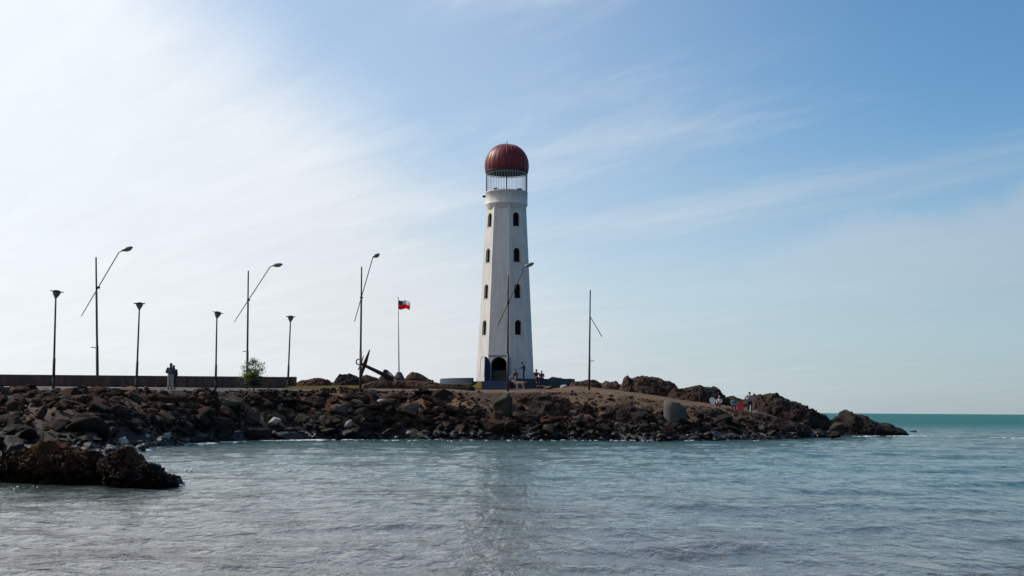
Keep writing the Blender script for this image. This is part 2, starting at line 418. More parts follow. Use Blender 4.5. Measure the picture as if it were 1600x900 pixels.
# a few longer, low swells running in
for (yc, sl_, am, wd, x0, xw) in ((27, .12, .055, .55, 6, 7), (33.5, .1, .06, .7, 12, 9), (22, .05, .05, .5, -3, 6), (41, .08, .05, .8, -6, 9), (48, .1, .05, .8, 14, 12), (18.5, .1, .045, .4, 4, 4)):
    d = Yg - yc - sl_ * Xg - .5 * np.sin(Xg * .35 + yc)
    Zg += am * np.exp(-(d / wd) ** 2) * np.exp(-((Xg - x0) / xw) ** 2)
Zg *= np.clip((np.abs(Yg - 5) < 1e9) * np.clip((400 - Yg) / 200, 0, 1), 0, 1)
ny, nx = Xg.shape
V = np.stack([Xg.ravel(), Yg.ravel(), Zg.ravel()], 1)
ii = (np.arange(ny - 1)[:, None] * nx + np.arange(nx - 1)[None, :]).ravel()
Fq = np.stack([ii, ii + 1, ii + nx + 1, ii + nx], 1)
sea = mesh_np('sea_water', V, Fq, m_water); tag(sea, kind='structure')

# ------------------------------------------------------------------ headland terrain, lofted across control lines
def lerp_line(tab, px, cols):
    a = np.array(tab, float)
    return [np.interp(px, a[:, 0], a[:, c]) for c in cols]
WL = [(-700, 760), (-200, 735), (0, 718), (150, 712), (215, 702), (300, 693), (400, 688.5), (600, 686), (800, 687), (1000, 688), (1200, 688), (1290, 684), (1330, 682)]
TL = [(-700, 600, 50), (-200, 606, 62), (0, 611, 70), (150, 612, 75), (300, 613, 82), (450, 612, 92), (600, 612, 96), (700, 612, 97), (800, 614, 97), (900, 613, 100), (1000, 622, 100), (1060, 631, 101), (1130, 640, 103), (1200, 653, 107), (1260, 668, 111), (1330, 685, 114)]
BL = [(-700, 588, 60), (-200, 600, 74), (0, 605, 81), (150, 606, 87), (300, 607, 94), (450, 608, 106), (600, 605, 112), (700, 603, 122), (740, 607.5, 124.5), (860, 607, 124.5), (900, 603, 127), (1000, 613, 121), (1060, 622, 118), (1130, 631, 116), (1200, 641, 118), (1260, 657, 119), (1330, 684, 120)]
def line_pts(px):
    wy, = lerp_line(WL, px, [1]); ty, tD = lerp_line(TL, px, [1, 2]); by, bD = lerp_line(BL, px, [1, 2])
    w = wpt(px, wy)
    t_, b_ = at(px, ty, tD), at(px, by, bD)
    w0 = Vector((w.x * .96, w.y - 2.5, -1.2))
    r1 = Vector((b_.x * (1 + 13 / bD), bD + 13, b_.z)); r2 = Vector((b_.x * (1 + 30 / bD), bD + 30, -1.5))
    return [w0, w, t_, b_, r1, r2]
def surf(px, t):
    """t: 0..1 slope from waterline to plateau edge, 1..2 plateau"""
    P = line_pts(px)
    if t <= 1:
        p = P[1].lerp(P[2], t); p.z += .55 * math.sin(math.pi * t) * (.6 + .4 * math.sin(px * .013)); return p
    return P[2].lerp(P[3], t - 1)
def ground_z(px, D):
    P = line_pts(px)
    f = (D - P[2].y) / (P[3].y - P[2].y)
    return P[2].z + (P[3].z - P[2].z) * min(max(f, 0), 1)
def px_of(x, D, z=4.0):
    v = Vector((x, D, z)) - CAM
    return 800 + F * v.dot(rt) / v.dot(fwd)
pxs = np.arange(-700, 1332, 4.0)
rows = []
tt = [-1, -.5] + list(np.linspace(0, 1, 22)) + list(np.linspace(1, 2, 14)[1:]) + [2.25, 2.5, 2.75, 3, 3.5, 4]
for p in pxs:
    P = line_pts(p); r = []
    for t in tt:
        if t < 0: q = P[1].lerp(P[0], -t)
        elif t <= 1: q = P[1].lerp(P[2], t); q.z += .55 * math.sin(math.pi * t) * (.6 + .4 * math.sin(p * .013))
        elif t <= 2: q = P[2].lerp(P[3], t - 1)
        elif t <= 3: q = P[3].lerp(P[4], t - 2)
        else: q = P[4].lerp(P[5], t - 3)
        r.append(q)
    rows.append(r)
Tn = np.array([[tuple(q) for q in r] for r in rows]); n0, n1 = Tn.shape[:2]
flat = Tn.reshape(-1, 3).copy()
tw = np.tile(np.array([.7 if t < 1 else (.10 if t <= 3 else .5) for t in tt]), n0)
tw = tw * np.where(np.tile(np.array([1.0 if 1 <= t <= 2.2 else 0 for t in tt]), n0) * np.repeat(pxs < 520, n1) > 0, .1, 1)
amp = tw * (.45 * fbm(flat * .35, 5, 3) + .22 * facets(flat * .8, 5))
flat[:, 2] += amp
ii = (np.arange(n0 - 1)[:, None] * n1 + np.arange(n1 - 1)[None, :]).ravel()
terr = mesh_np('headland_ground', flat, np.stack([ii, ii + n1, ii + n1 + 1, ii + 1], 1), m_earth)
tag(terr, kind='structure')
from mathutils.bvhtree import BVHTree
TB = BVHTree.FromPolygons(flat.tolist(), np.stack([ii, ii + n1, ii + n1 + 1, ii + 1], 1).tolist())
def down(x, y, z0):
    h = TB.ray_cast(Vector((x, y, 60)), Vector((0, 0, -1)))
    return h[0].z if h[0] is not None else z0
def strip(name, p0, p1, t0, t1, lift, mat, thick=.12, n=90, m=5):
    """a raised sheet following the plateau between fractions t0..t1"""
    mb = MB(); g = []
    for i in range(n + 1):
        px = p0 + (p1 - p0) * i / n; P = line_pts(px)
        for j in range(m + 1):
            f = t0 + (t1 - t0) * j / m; q = P[2].lerp(P[3], f); g.append((q.x, q.y, q.z + lift))
    top = len(g)
    v = g + [(x, y, z - thick) for x, y, z in g]
    f = [(i * (m + 1) + j, (i + 1) * (m + 1) + j, (i + 1) * (m + 1) + j + 1, i * (m + 1) + j + 1) for i in range(n) for j in range(m)]
    for i in range(n):
        a, b = i * (m + 1), (i + 1) * (m + 1); f.append((a + top, b + top, b, a)); a += m; b += m; f.append((a, b, b + top, a + top))
    for j in range(m): f.append((j, j + 1, j + 1 + top, j + top)); a = n * (m + 1) + j; f.append((a + 1, a, a + top, a + 1 + top))
    mb.add(v, f); o = mb.build(name, mat, None); tag(o, kind='structure'); return o
strip('asphalt_road', -650, 560, .25, .70, .03, m_asph)
strip('pavement', -650, 505, .74, .97, .07, m_pave, .3)

# ------------------------------------------------------------------ rocks
def ico(sub):
    bm = bmesh.new(); bmesh.ops.create_icosphere(bm, subdivisions=sub, radius=1)
    v = np.array([p.co[:] for p in bm.verts]); f = [[q.index for q in fc.verts] for fc in bm.faces]; bm.free(); return v, np.array(f)
ICO = {k: ico(k) for k in (1, 2, 3, 4)}
def rock_shape(sub, seed, rough=.05, cuts=11):
    r = np.random.default_rng(seed); v, f = ICO[sub]; v = v.copy()
    v *= (1 + .34 * fbm(v * .9 + seed * 3.1, 2, seed))[:, None]
    for k in range(cuts):
        n = r.normal(size=3); n /= np.linalg.norm(n); d = r.uniform(.48, .86)
        s = v @ n; m = s > d; v[m] -= np.outer(s[m] - d, n) * .96
    if rough: v *= (1 + rough * fbm(v * 3 + seed, 3, seed + 5))[:, None]
    v *= np.array([r.uniform(.85, 1.5), r.uniform(.75, 1.1), r.uniform(.5, .95)])
    return v, f
def rotm_(r):
    a, b, c = r.uniform(0, 6.28), r.uniform(-.5, .5), r.uniform(-.5, .5)
    return np.array((Matrix.Rotation(a, 3, 'Z') @ Matrix.Rotation(b, 3, 'X') @ Matrix.Rotation(c, 3, 'Y')))
NAMED = [(86, 668, 28, 18), (60, 652, 20, 9), (207, 620, 18, 13), (363, 630, 25, 15), (352, 643, 18, 9), (392, 652, 15, 15), (431, 659, 14, 10), (475, 655, 14, 10), (400, 678, 24, 13),
         (261, 682, 14, 10), (230, 683, 9, 9), (192, 690, 13, 11), (641, 642, 20, 14), (596, 626, 10, 8), (545, 665, 10, 12), (523, 626, 13, 7), (775, 650, 12, 13), (785, 634, 18, 22), (770, 664, 20, 16), (640, 677, 9, 8), (965, 664, 9, 9), (855, 635, 15, 10)]
def near_named(p, r):
    v = Vector(p) - CAM; x = 800 + F * v.dot(rt) / v.dot(fwd); y = 450 - F * v.dot(up) / v.dot(fwd); k = r * F / v.dot(fwd) * .5
    return any(abs(x - a) < w + k and abs(y - b) < h + k for a, b, w, h in NAMED)
rocks = []      # (pos, radius, px, t)
def slope_rocks(n, pr, tr, rr, sink=.25, power=2.2):
    for _ in range(n):
        px = rng.uniform(*pr); t = rng.uniform(*tr)
        if 700 < px < 1010 and t > .52 and (rr[1] > .3 or rng.random() < .25) and rng.random() < .86: continue
        if 1026 < px < 1084 and .5 < t < .8 and rr[1] > .3: continue
        if px > 860 and t > .3 and rng.random() < .45: continue
        if 690 < px < 830 and t > .8 and rng.random() < .6: continue
        if px > 1000 and t > .45 and rr[1] > .3 and rng.random() < .8: continue
        if px < 70 and t > .95: continue
        r = rr[0] + (rr[1] - rr[0]) * rng.random() ** power
        p = surf(px, t)
        if r > .16 and near_named((p.x, p.y, p.z), r): continue
        if t > .86: r = min(r, .26)
        sparse = t > .88 or (px > 690 and t > .48)
        gz = down(p.x, p.y, p.z)
        z = gz - r * .12 if sparse else gz + r * rng.uniform(-.25, .25) + (0 if r > .42 else rng.uniform(0, .22))
        rocks.append((np.array([p.x, p.y, z]), r, px, t))
slope_rocks(420, (-260, 1290), (-.02, .92), (.36, .85), .25, 2.0)
slope_rocks(300, (-100, 720), (-.02, .9), (.38, .72), .2, 1.3)
slope_rocks(2500, (-300, 1300), (-.03, 1.0), (.17, .42), 0, 1.3)
slope_rocks(4600, (-300, 1300), (-.03, 1.07), (.08, .24), -.6, 1.5)
slope_rocks(1300, (690, 1270), (.3, 1.05), (.06, .17), -.4, 1.4)
slope_rocks(500, (0, 560), (.85, 1.03), (.1, .3), .2, 1.8)
# stones strewn at the water's edge behind the foreground rock
for _ in range(420):
    px = rng.uniform(-60, 300); t = rng.uniform(-.28, .05); P = line_pts(px)
    q = P[1].lerp(P[2], t) if t > 0 else P[1] + (P[1] - P[2]) * (-t) * .8
    if px > 225 and t < -.05: continue
    r = .12 + .35 * rng.random() ** 2
    rocks.append((np.array([q.x, q.y, max(q.z, 0) + r * .05]), r, px, t))
rocks.sort(key=lambda a: -a[1] / a[0][1] * (1 if -10 < a[2] < 1600 else .2))
NBIG = 268
shapes = [rock_shape(3, 100 + k, .05, 10 if k % 2 else 6) for k in range(16)]
shape_me = []
for k, (v, f) in enumerate(shapes):
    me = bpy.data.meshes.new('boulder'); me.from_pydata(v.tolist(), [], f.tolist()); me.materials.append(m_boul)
    if k % 4 == 0: me.polygons.foreach_set('use_smooth', [True] * len(me.polygons))
    me.update(); shape_me.append(me)
zones = [(-999, 60, 'below the far left of the brown wall'), (60, 150, 'below the nearest tall lamp'), (150, 240, 'below the post lamp left of the couple'), (240, 310, 'below the standing couple'),
         (310, 420, 'below the green shrub'), (420, 500, 'below the end of the brown wall'), (500, 600, 'below the anchor'),
         (600, 690, 'below the flagpole'), (690, 760, 'below the curved blue wall'), (760, 860, 'below the lighthouse'),
         (860, 940, 'below the lamp with the broken arm'), (940, 1034, 'left of the concrete stump'), (1034, 1120, 'at the foot of the concrete stump'), (1120, 1400, 'below the red bodyboard')]
for (p, r, px, t) in rocks[:NBIG]:
    o = bpy.data.objects.new('boulder', shape_me[rng.integers(16)]); COL.objects.link(o)
    o.location = p; o.scale = (r * rng.uniform(.9, 1.2),) * 3; o.rotation_euler = (rng.uniform(-.5, .5), rng.uniform(-.5, .5), rng.uniform(0, 6.28))
    for a, b, lab in zones:
        if a <= px < b:
            hgt = 'in the shallows' if t < -.05 else 'at the waterline' if t < .08 else 'just above the waterline' if t < .2 else 'low on the slope' if t < .36 else 'halfway up the slope' if t < .55 else 'high on the slope' if t < .74 else 'at the top of the slope'
            siz = 'big' if r > .6 else 'middle-sized' if r > .45 else 'smaller' if r > .33 else 'small'
            tag(o, f'{siz} boulder {hgt} {lab}', 'boulder', 'boulders of the rubble slope')
rv, rf, off = [], [], 0
small = [rock_shape(1, 300 + k, .0, 5) for k in range(24)]; medium = [rock_shape(2, 400 + k, .05, 9 if k % 2 else 5) for k in range(24)]
for (p, r, px, t) in rocks[NBIG:]:
    v, f = (medium if r > .24 else small)[rng.integers(24)]
    v = (v * r) @ rotm_(rng).T + p
    rv.append(v); rf.append(f + off); off += len(v)
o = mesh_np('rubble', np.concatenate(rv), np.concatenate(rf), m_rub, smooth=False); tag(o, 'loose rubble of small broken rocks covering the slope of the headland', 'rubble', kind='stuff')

def single_rock(px, py, D, w, h, mat, label, seed, depth=None, name='boulder', rz=0, tilt=0, cat='boulder'):
    """one distinctive rock: pixel of its centre, size in photograph pixels"""
    c = at(px, py, D); s = D / F
    v, f = rock_shape(4, seed, .05, 9)
    v = v / np.abs(v).max(0)
    v = v * np.array([w * s / 2, (depth or w * s) / 2, h * s / 2])
    v = v @ np.array(Matrix.Rotation(tilt, 3, 'Y')).T
    return tag(mesh_np(name, v + np.array(c), f, mat, smooth=False, origin=(c.x, c.y, c.z - h * s / 2)), label, cat)
def D_slope(px, py):
    """distance at which a slope pixel meets the slope surface"""
    best = None
    for t in np.linspace(0, 1, 60):
        p = surf(px, t); v = p - CAM; y = 450 - F * v.dot(up) / v.dot(fwd)
        if best is None or abs(y - py) < best[0]: best = (abs(y - py), p.y)
    return best[1]
def sr(px, py, w, h, mat, label, seed, **k): return single_rock(px, py, D_slope(px, py) - .75, w * 1.1, h * 1.15, mat, label, seed, **k)
sr(86, 668, 50, 32, m_outd, 'large rounded dark grey-green boulder just above the big weed-covered rock', 11)
sr(60, 652, 46, 12, m_mauve, 'long slab of brown rock leaning above the large rounded dark boulder', 12, tilt=-.9, depth=.8)
sr(207, 620, 32, 22, m_greenrock, 'pale rounded boulder near the top of the slope left of the person', 13)
sr(363, 630, 46, 26, m_greenrock, 'large grey-brown boulder high on the slope below the third post lamp', 14)
sr(352, 643, 34, 16, m_mauve, 'brown boulder with a pale left end under the large grey-brown boulder', 15, tilt=.3)
sr(392, 652, 26, 26, m_mauve, 'wedge-shaped brown boulder left of the bright flat rock', 16)
sr(431, 659, 22, 14, m_pale, 'bright pale flat rock catching the sun midway down the slope below the last post lamp', 17, tilt=-.5)
sr(475, 655, 24, 16, m_greenrock, 'grey rounded boulder right of the bright flat rock', 18)
sr(400, 678, 44, 22, m_outd, 'broad black boulder at the waterline below the wedge-shaped boulder', 19)
sr(261, 682, 17, 10, m_pale, 'brightest white-lit stone at the edge of the water on the left', 20, tilt=-.5)
sr(230, 683, 9, 8, m_pale, 'small white-lit stone left of the brightest stone at the water', 21, tilt=-.4)
sr(192, 690, 18, 14, m_pale, 'pale striped rounded stone behind the right end of the foreground rock', 22)
sr(641, 642, 36, 24, m_mauve, 'big reddish brown boulder in the slope below the flagpole', 23)
sr(596, 626, 14, 9, m_pale, 'pair-like pale mauve rock high on the slope below the anchor shank', 24)
sr(545, 665, 12, 17, m_pale, 'narrow pale upright rock splinter low on the slope below the anchor ring', 25, tilt=.6)
sr(523, 626, 22, 9, m_mauve, 'flat mauve rock near the slope top below the dry grass strip', 26)
sr(775, 650, 22, 24, m_mauve, 'mauve boulder under the left side of the green-grey crag', 28)
sr(785, 634, 30, 36, m_greenrock, 'green-grey craggy rock standing on the slope directly below the lighthouse door', 27)
sr(770, 664, 34, 26, m_mauve, 'tall purple-brown boulder at the left foot of the green-grey crag', 29)
sr(640, 677, 12, 9, m_pale, 'small pale stone at the waterline below the flagpole', 30, tilt=-.4)
sr(965, 664, 12, 10, m_pale, 'bright cracked rock low on the slope right of the broken-armed lamp', 31)
sr(855, 635, 26, 16, m_outd, 'blue-grey boulder on the ochre slope below the seated people', 32)
sr(1045, 671, 16, 14, m_mauve, 'pale-edged rounded boulder at the foot of the concrete stump', 33)
sr(1232, 668, 16, 20, m_mauve, 'striped grey rock at the foot of the long dark ridge', 34)
single_rock(1250, 670, 106, 26, 24, m_mauve, 'pinkish grey rock at the foot of the long dark ridge near the channel', 35)
single_rock(1303, 680, 100, 20, 14, m_outd, 'small black rock in the water just left of the rocky islet', 36)
single_rock(1308, 668, 110, 26, 18, m_greenrock, 'rounded grey-brown boulder at the left foot of the rocky islet', 37)
single_rock(1428, 674.5, 140, 15, 4, m_outd, 'tiny black rock barely breaking the surface right of the islet', 38)

def outcrop(outline, D, ybase, thick, mat, label, seed, amp=.28, fs=.9, step=.7, name='rock_outcrop', sink=.5, skew=0., yfront=None, res=46, tip=.45):
    """a craggy rock mass: its crest follows the outline at distance D, with true depth front to back"""
    a = np.array(outline, float); x0, x1 = a[0, 0], a[-1, 0]
    n = max(14, int((x1 - x0) / step)); P = []
    for i in range(n + 1):
        px = x0 + (x1 - x0) * i / n; yt = np.interp(px, a[:, 0], a[:, 1]); top = at(px, yt, D)
        yb = np.interp(px, [x0, x1], ybase) if isinstance(ybase, (list, tuple)) else ybase
        zb = at(px, yb, D - thick * .4).z - sink
        e = math.sin(math.pi * min(max(i / n, 0), 1)) ** tip
        th_ = thick * (.25 + .75 * e)
        for j in range(res + 1):
            q = math.pi * j / res; sn = max(math.sin(q), 0)
            z = zb + (top.z - zb) * sn ** .72 if 0 < j < res else zb
            y = D - math.cos(q) * th_ / 2 * (1 + skew * (1 - sn))
            x = top.x * (1 + (y - D) / D * .2)
            P.append((x, y, z))
    P = np.array(P); m = res + 1
    s = seed * 7
    ed = np.repeat(np.clip(np.minimum(np.arange(n + 1), n - np.arange(n + 1)) / (n * .06), .15, 1), m)
    jj = np.tile(np.arange(m), n + 1); phi = np.pi * jj / res
    nrm = np.stack([np.zeros(len(P)), -np.cos(phi), np.sin(phi)], 1)
    w = fbm(P * fs * .5, 3, s) * .3
    d = (facets(P * fs + w[:, None], s) * .50 + facets(P * fs * np.array([2.3, 2.3, 3.2]) + 5 + w[:, None], s + 40) * .40 + facets(P * fs * 5.5, s + 50) * .16 + fbm(P * fs * 1.3, 5, s + 7) * .30)
    side = np.stack([fbm(P * fs * 1.1 + 31, 4, s + 60), np.zeros(len(P)), np.zeros(len(P))], 1)
    crest = np.where(np.sin(phi) > .93, .45, 1.0)     # keep the crest on its outline
    P = P + nrm * (d * amp * ed * crest)[:, None] + side * (amp * .5 * ed)[:, None]
    ii = (np.arange(n)[:, None] * m + np.arange(m - 1)[None, :]).ravel()
    Fq = np.stack([ii, ii + m, ii + m + 1, ii + 1], 1).tolist()
    Fq += [list(range(m)), list(range(n * m, n * m + m))[::-1]]
    mid = at((x0 + x1) / 2, 600, D)
    o = mesh_np(name, P, Fq, mat, smooth=False, origin=(mid.x, D, float(P[:, 2].min())))
    return tag(o, label, 'rock')
outcrop([(455, 606), (462, 598), (480, 593), (500, 590), (508, 592), (516, 597), (524, 600)], 112, 608, 4, m_out, 'low reddish rock outcrop between the end of the brown wall and the anchor', 1)
outcrop([(516, 604), (524, 594), (531, 586), (540, 585), (546, 583), (553, 586), (560, 590), (567, 594), (572, 600)], 111, 609, 4, m_outd, 'dark lumpy rock outcrop left of and below the anchor ring', 2)
outcrop([(560, 596), (566, 588), (574, 586), (585, 589), (592, 592), (596, 600)], 114, 606, 3, m_out, 'red-brown rock behind the anchor shank', 3)
outcrop([(588, 598), (594, 589), (602, 583), (610, 583), (617, 590), (622, 597)], 112, 606, 3, m_outd, 'dark pointed rock where the anchor crown rests', 4)
outcrop([(630, 598), (636, 588), (643, 582), (650, 583), (660, 587), (670, 592), (676, 594), (682, 600)], 114, 606, 4, m_out, 'brown peaked rock outcrop just right of the flagpole', 5)
outcrop([(560, 602), (580, 597), (600, 595), (640, 595), (680, 597), (700, 600), (735, 601), (742, 606)], 108.5, 609, 3, m_out, 'long low brown rock bank under the anchor and flagpole', 6, amp=.2)
outcrop([(852, 596), (862, 589), (872, 590), (882, 592), (893, 592), (900, 598), (906, 601)], 141, 603, 4, m_outd, 'small dark rock showing above the blue wall right of the seated people', 7)
outcrop([(890, 602), (896, 596), (905, 597), (918, 594), (930, 594), (938, 598), (946, 601), (955, 606)], 128, 612, 5, m_out, 'rounded brown rock behind the lamp with the broken arm', 8)
outcrop([(936, 606), (942, 599), (947, 595), (955, 597), (962, 595), (968, 600), (976, 604), (984, 610)], 127, 613, 5, m_out, 'flat-topped brown rock right of the lamp with the broken arm', 9)
outcrop([(966, 610), (972, 600), (976, 589), (980, 588), (986, 593), (992, 590), (997, 587), (1006, 588.5), (1018, 590), (1030, 591.5), (1036, 596), (1046, 597), (1052, 603), (1058, 611), (1064, 618)], 121, 621, 7, m_out, 'tall blocky brown rock outcrop between the broken lamp and the dark steep rock', 10, amp=.4)
outcrop([(1044, 616), (1054, 607), (1066, 608), (1076, 606), (1084, 604), (1092, 602), (1099, 605), (1106, 606), (1114, 604), (1119, 606), (1126, 614), (1134, 623), (1141, 631), (1150, 640)], 117, 632, 7, m_outd, 'steep dark rock with a sloping right side behind the white bodyboard', 11, amp=.38)
outcrop([(1128, 630), (1135, 621), (1144, 619.5), (1150, 622), (1158, 625), (1166, 623), (1178, 626), (1188, 634)], 120, 640, 4, m_out, 'low brown rock behind the people with bodyboards', 12)
outcrop([(1166, 640), (1176, 627), (1182, 620), (1186, 616), (1191, 619.5), (1198, 616), (1206, 615), (1214, 618), (1222, 622), (1232, 626), (1244, 630), (1256, 635), (1266, 641), (1277, 645), (1286, 652), (1297, 659), (1306, 667), (1316, 678)], 116, [650, 682], 10, m_outd, 'long dark rocky ridge running down to the sea at the end of the headland', 13, amp=.45, sink=.8)
outcrop([(1284, 674), (1294, 662), (1304, 656), (1311, 651), (1316, 648), (1319, 641), (1323, 640), (1329, 645), (1335, 647), (1339, 649), (1346, 647), (1352, 651), (1358, 656), (1366, 661), (1374, 663), (1384, 661), (1392, 664), (1398, 669), (1406, 669), (1411, 675), (1417, 682)], 121, 683, 9, m_outd, 'low rocky islet with a knobbly peak off the end of the headland', 14, amp=.36, sink=.4)
# slope masses
outcrop([(1096, 652), (1120, 640), (1150, 640), (1180, 646), (1210, 652), (1240, 660), (1262, 670), (1275, 684)], 103, 689, 7, m_outd, 'dark weedy rock shelf at the water below the people with bodyboards', 15, amp=.4, sink=.3)
outcrop([(790, 668), (806, 645), (830, 628), (850, 624), (880, 632), (905, 645), (925, 668)], 96.5, 689, 7, m_outd, 'dark earthy rock bulge low on the slope right of the green-grey crag', 16, amp=.4, sink=.3)
outcrop([(690, 655), (705, 640), (722, 630), (745, 626), (765, 632), (778, 650)], 96, 689, 7, m_outd, 'dark broken rock mass on the slope left of the green-grey crag', 17, amp=.45, sink=.3)
outcrop([(905, 665), (925, 645), (950, 634), (985, 633), (1010, 640), (1034, 662)], 96.5, 689, 7, m_outd, 'dark broken rock mass on the slope left of the concrete stump', 18, amp=.45, sink=.3)
outcrop([(800, 622), (815, 616), (840, 615), (870, 618), (890, 624)], 97, 632, 3.0, m_out, 'tawny rock hump at the slope top below the seated people', 19, amp=.3, sink=.4)
outcrop([(1072, 668), (1082, 650), (1100, 640), (1120, 638), (1140, 648), (1150, 668)], 99, 689, 6, m_outd, 'dark weedy rock mass at the water right of the concrete stump', 20, amp=.4, sink=.3)
# foreground rock
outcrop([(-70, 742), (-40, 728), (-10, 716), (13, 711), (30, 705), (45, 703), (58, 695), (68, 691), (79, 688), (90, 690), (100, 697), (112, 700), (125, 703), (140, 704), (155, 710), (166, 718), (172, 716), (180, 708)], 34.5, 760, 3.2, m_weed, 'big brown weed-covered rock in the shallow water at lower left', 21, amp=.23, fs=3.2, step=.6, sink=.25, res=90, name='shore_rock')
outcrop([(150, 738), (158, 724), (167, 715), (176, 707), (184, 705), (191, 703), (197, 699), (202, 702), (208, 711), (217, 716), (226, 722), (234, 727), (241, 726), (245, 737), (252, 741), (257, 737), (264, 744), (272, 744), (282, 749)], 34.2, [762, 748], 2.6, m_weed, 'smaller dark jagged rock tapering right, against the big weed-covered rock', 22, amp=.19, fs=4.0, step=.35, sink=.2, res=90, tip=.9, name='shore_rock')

# concrete stump on the slope
Dst = D_slope(1055, 655) - .2; c = at(1055, 664, Dst); sc_ = Dst / F; mb = MB(); rr = 18.2 * sc_; nseg = 40; v = []; hs = 34 * sc_
for z in (-1.2, 0, .25, .5, .75, 1.0):
    for k in range(nseg):
        q = 2 * math.pi * k / nseg; x, y = rr * math.cos(q), rr * math.sin(q)
        top = hs * (1.06 - .22 * (x / rr + .4 if x > -.4 * rr else 0))
        v.append((c.x + x * (1 - .04 * max(z, 0)), c.y + y, c.z + (top * z if z > 0 else z)))
topi = len(v)
for k in range(nseg):
    q = 2 * math.pi * k / nseg; x, y = rr * math.cos(q) * .86, rr * math.sin(q) * .86
    v.append((c.x + x, c.y + y, c.z + hs * (1.06 - .22 * (x / rr + .4 if x > -.4 * rr else 0)) + .06))
f = [(i * nseg + k, i * nseg + (k + 1) % nseg, (i + 1) * nseg + (k + 1) % nseg, (i + 1) * nseg + k) for i in range(6) for k in range(nseg)] + [tuple(range(topi, topi + nseg))]
mb.add(v, f); o = mb.build('concrete_stump', m_conc, None, True, origin=(c.x, c.y, c.z)); tag(o, 'thick grey round concrete stump with a sloping top standing in the rocks', 'stump')

# ------------------------------------------------------------------ brown wall
mb = MB(); mc = MB(); prev = None
wall_root = empty('boundary_wall', at(453, 608, 107), 'long low stained brown wall along the far side of the road', 'wall')
wpts = []
for px in np.linspace(-660, 453, 60):
    ty = np.interp(px, [-700, 0, 453], [566, 585, 589]); P = line_pts(px); b_ = P[3]
    D = b_.y; t_ = at(px, ty, D); wpts.append((t_.x, D, b_.z - .3, t_.z))
def ribbon(pts, y0, y1, zl, zh):
    v = []
    for x, D, zb, zt in pts: v += [(x, D + y0, zl(zb, zt)), (x, D + y0, zh(zb, zt)), (x, D + y1, zh(zb, zt)), (x, D + y1, zl(zb, zt))]
    n = len(pts); f = []
    for i in range(n - 1):
        for k in range(4): a, b = i * 4 + k, i * 4 + (k + 1) % 4; f.append((a, a + 4, b + 4, b))
    f += [(0, 1, 2, 3), tuple((n - 1) * 4 + k for k in (3, 2, 1, 0))]
    return MB().add(v, f)
ribbon(wpts, 0, .32, lambda b, t: b, lambda b, t: t - .09).build('wall_body', m_wall, wall_root)
ribbon(wpts, -.05, .37, lambda b, t: t - .088, lambda b, t: t).build('coping', m_cope, wall_root)
x, D, zb, zt = wpts[-1]
MB().box((x + .003, D - .08, zb), (x + .5, D + .42, zt + .02)).build('end_pier', m_wall, wall_root)

# ------------------------------------------------------------------ lamps
def street_lamp(bpx, bpy_, tpx, tpy, D, arm, bracket, label, off=0.0, broken=False, sleeve=.33):
    """arm: pixels (low end, bend, head tip)"""
    top = at(tpx, tpy, D); base = at(bpx, bpy_, D); base.z = ground_z(bpx, D) - .1
    root = empty('street_lamp', base, label, 'street lamp', 'tall street lamps along the road')
    s1 = base.lerp(top, sleeve); s2 = base.lerp(top, .74)
    MB().tube([base, s1], .095, 12).build('pole_sleeve', m_poledark, root, True)
    MB().tube([s1, s2], .072, 12).build('pole', m_pole, root, True)
    MB().tube([s2, top], .055, 12).build('pole_top', m_pole, root, True)
    if broken:
        MB().tube([at(*arm[0], D), at(*arm[1], D - .4)], .035, 8).build('arm', m_pole, root, True)
    else:
        lo = at(*arm[0], D - off * .7); be = at(*arm[1], D + off); h0 = at(*arm[2], D + off * 1.05); h1 = at(*arm[3], D + off * 1.25)
        MB().tube([lo, lo.lerp(be, .5), be, h0], [.028, .036, .036, .036], 8).build('arm', m_pole, root, True)
        mid = base + (top - base) * .7
        d = (h1 - h0); Ln = d.length; d.normalize(); sd = d.cross(Vector((0, 0, 1))).normalized(); u_ = sd.cross(d)
        Rm = Matrix((d, sd, u_)).transposed()
        hd = MB().ell(h0.lerp(h1, .5) + u_ * .03, (Ln * .56, .17, .13), Rm, 16, 10).build('lamp_head', m_head, root, True)
        MB().ell(h0.lerp(h1, .56) - u_ * .035, (Ln * .38, .14, .12), Rm, 14, 8).build('lens', m_lens, hd, True)
        # clamp where the arm crosses the pole
        t = ((lo.x + .0) - (base.x + top.x) / 2) / ((lo.x - be.x) or 1); cpt = lo.lerp(be, min(max(t, .1), .9))
        MB().box((cpt.x - .1, D - .1, cpt.z - .07), (cpt.x + .1, D + .1, cpt.z + .07)).build('arm_clamp', m_poledark, root)
    if bracket:
        (ax, ay), (bx, by) = bracket
        MB().tube([at(ax, ay, D), at(bx, by, D)], .03, 6).build('bracket', m_pole, root, True)
    return root
street_lamp(152.5, 610, 150, 402, 87 - 1.5, [(127, 494), (186, 394), (191, 392), (207, 387)], ((152, 543.5), (142, 542.5)), 'tall street lamp with crossed arm at the far left, nearest of its kind')
street_lamp(386, 610, 388, 423, 98, [(366, 503), (422, 417), (426, 415.5), (441, 413.5)], ((386, 549), (379, 549)), 'tall street lamp with crossed arm behind the green shrub')
street_lamp(563, 607, 565, 417, 95.3, [(554, 502), (582, 404), (583, 402), (593, 397.5)], ((564, 547), (561.5, 547)), 'tall street lamp with crossed arm standing beside the anchor', off=1.4)
street_lamp(793.5, 606, 794, 430, 104, [(778, 509), (819, 419), (821, 416.5), (834, 411.5)], None, 'tall street lamp with crossed arm standing in front of the lighthouse', off=.9)
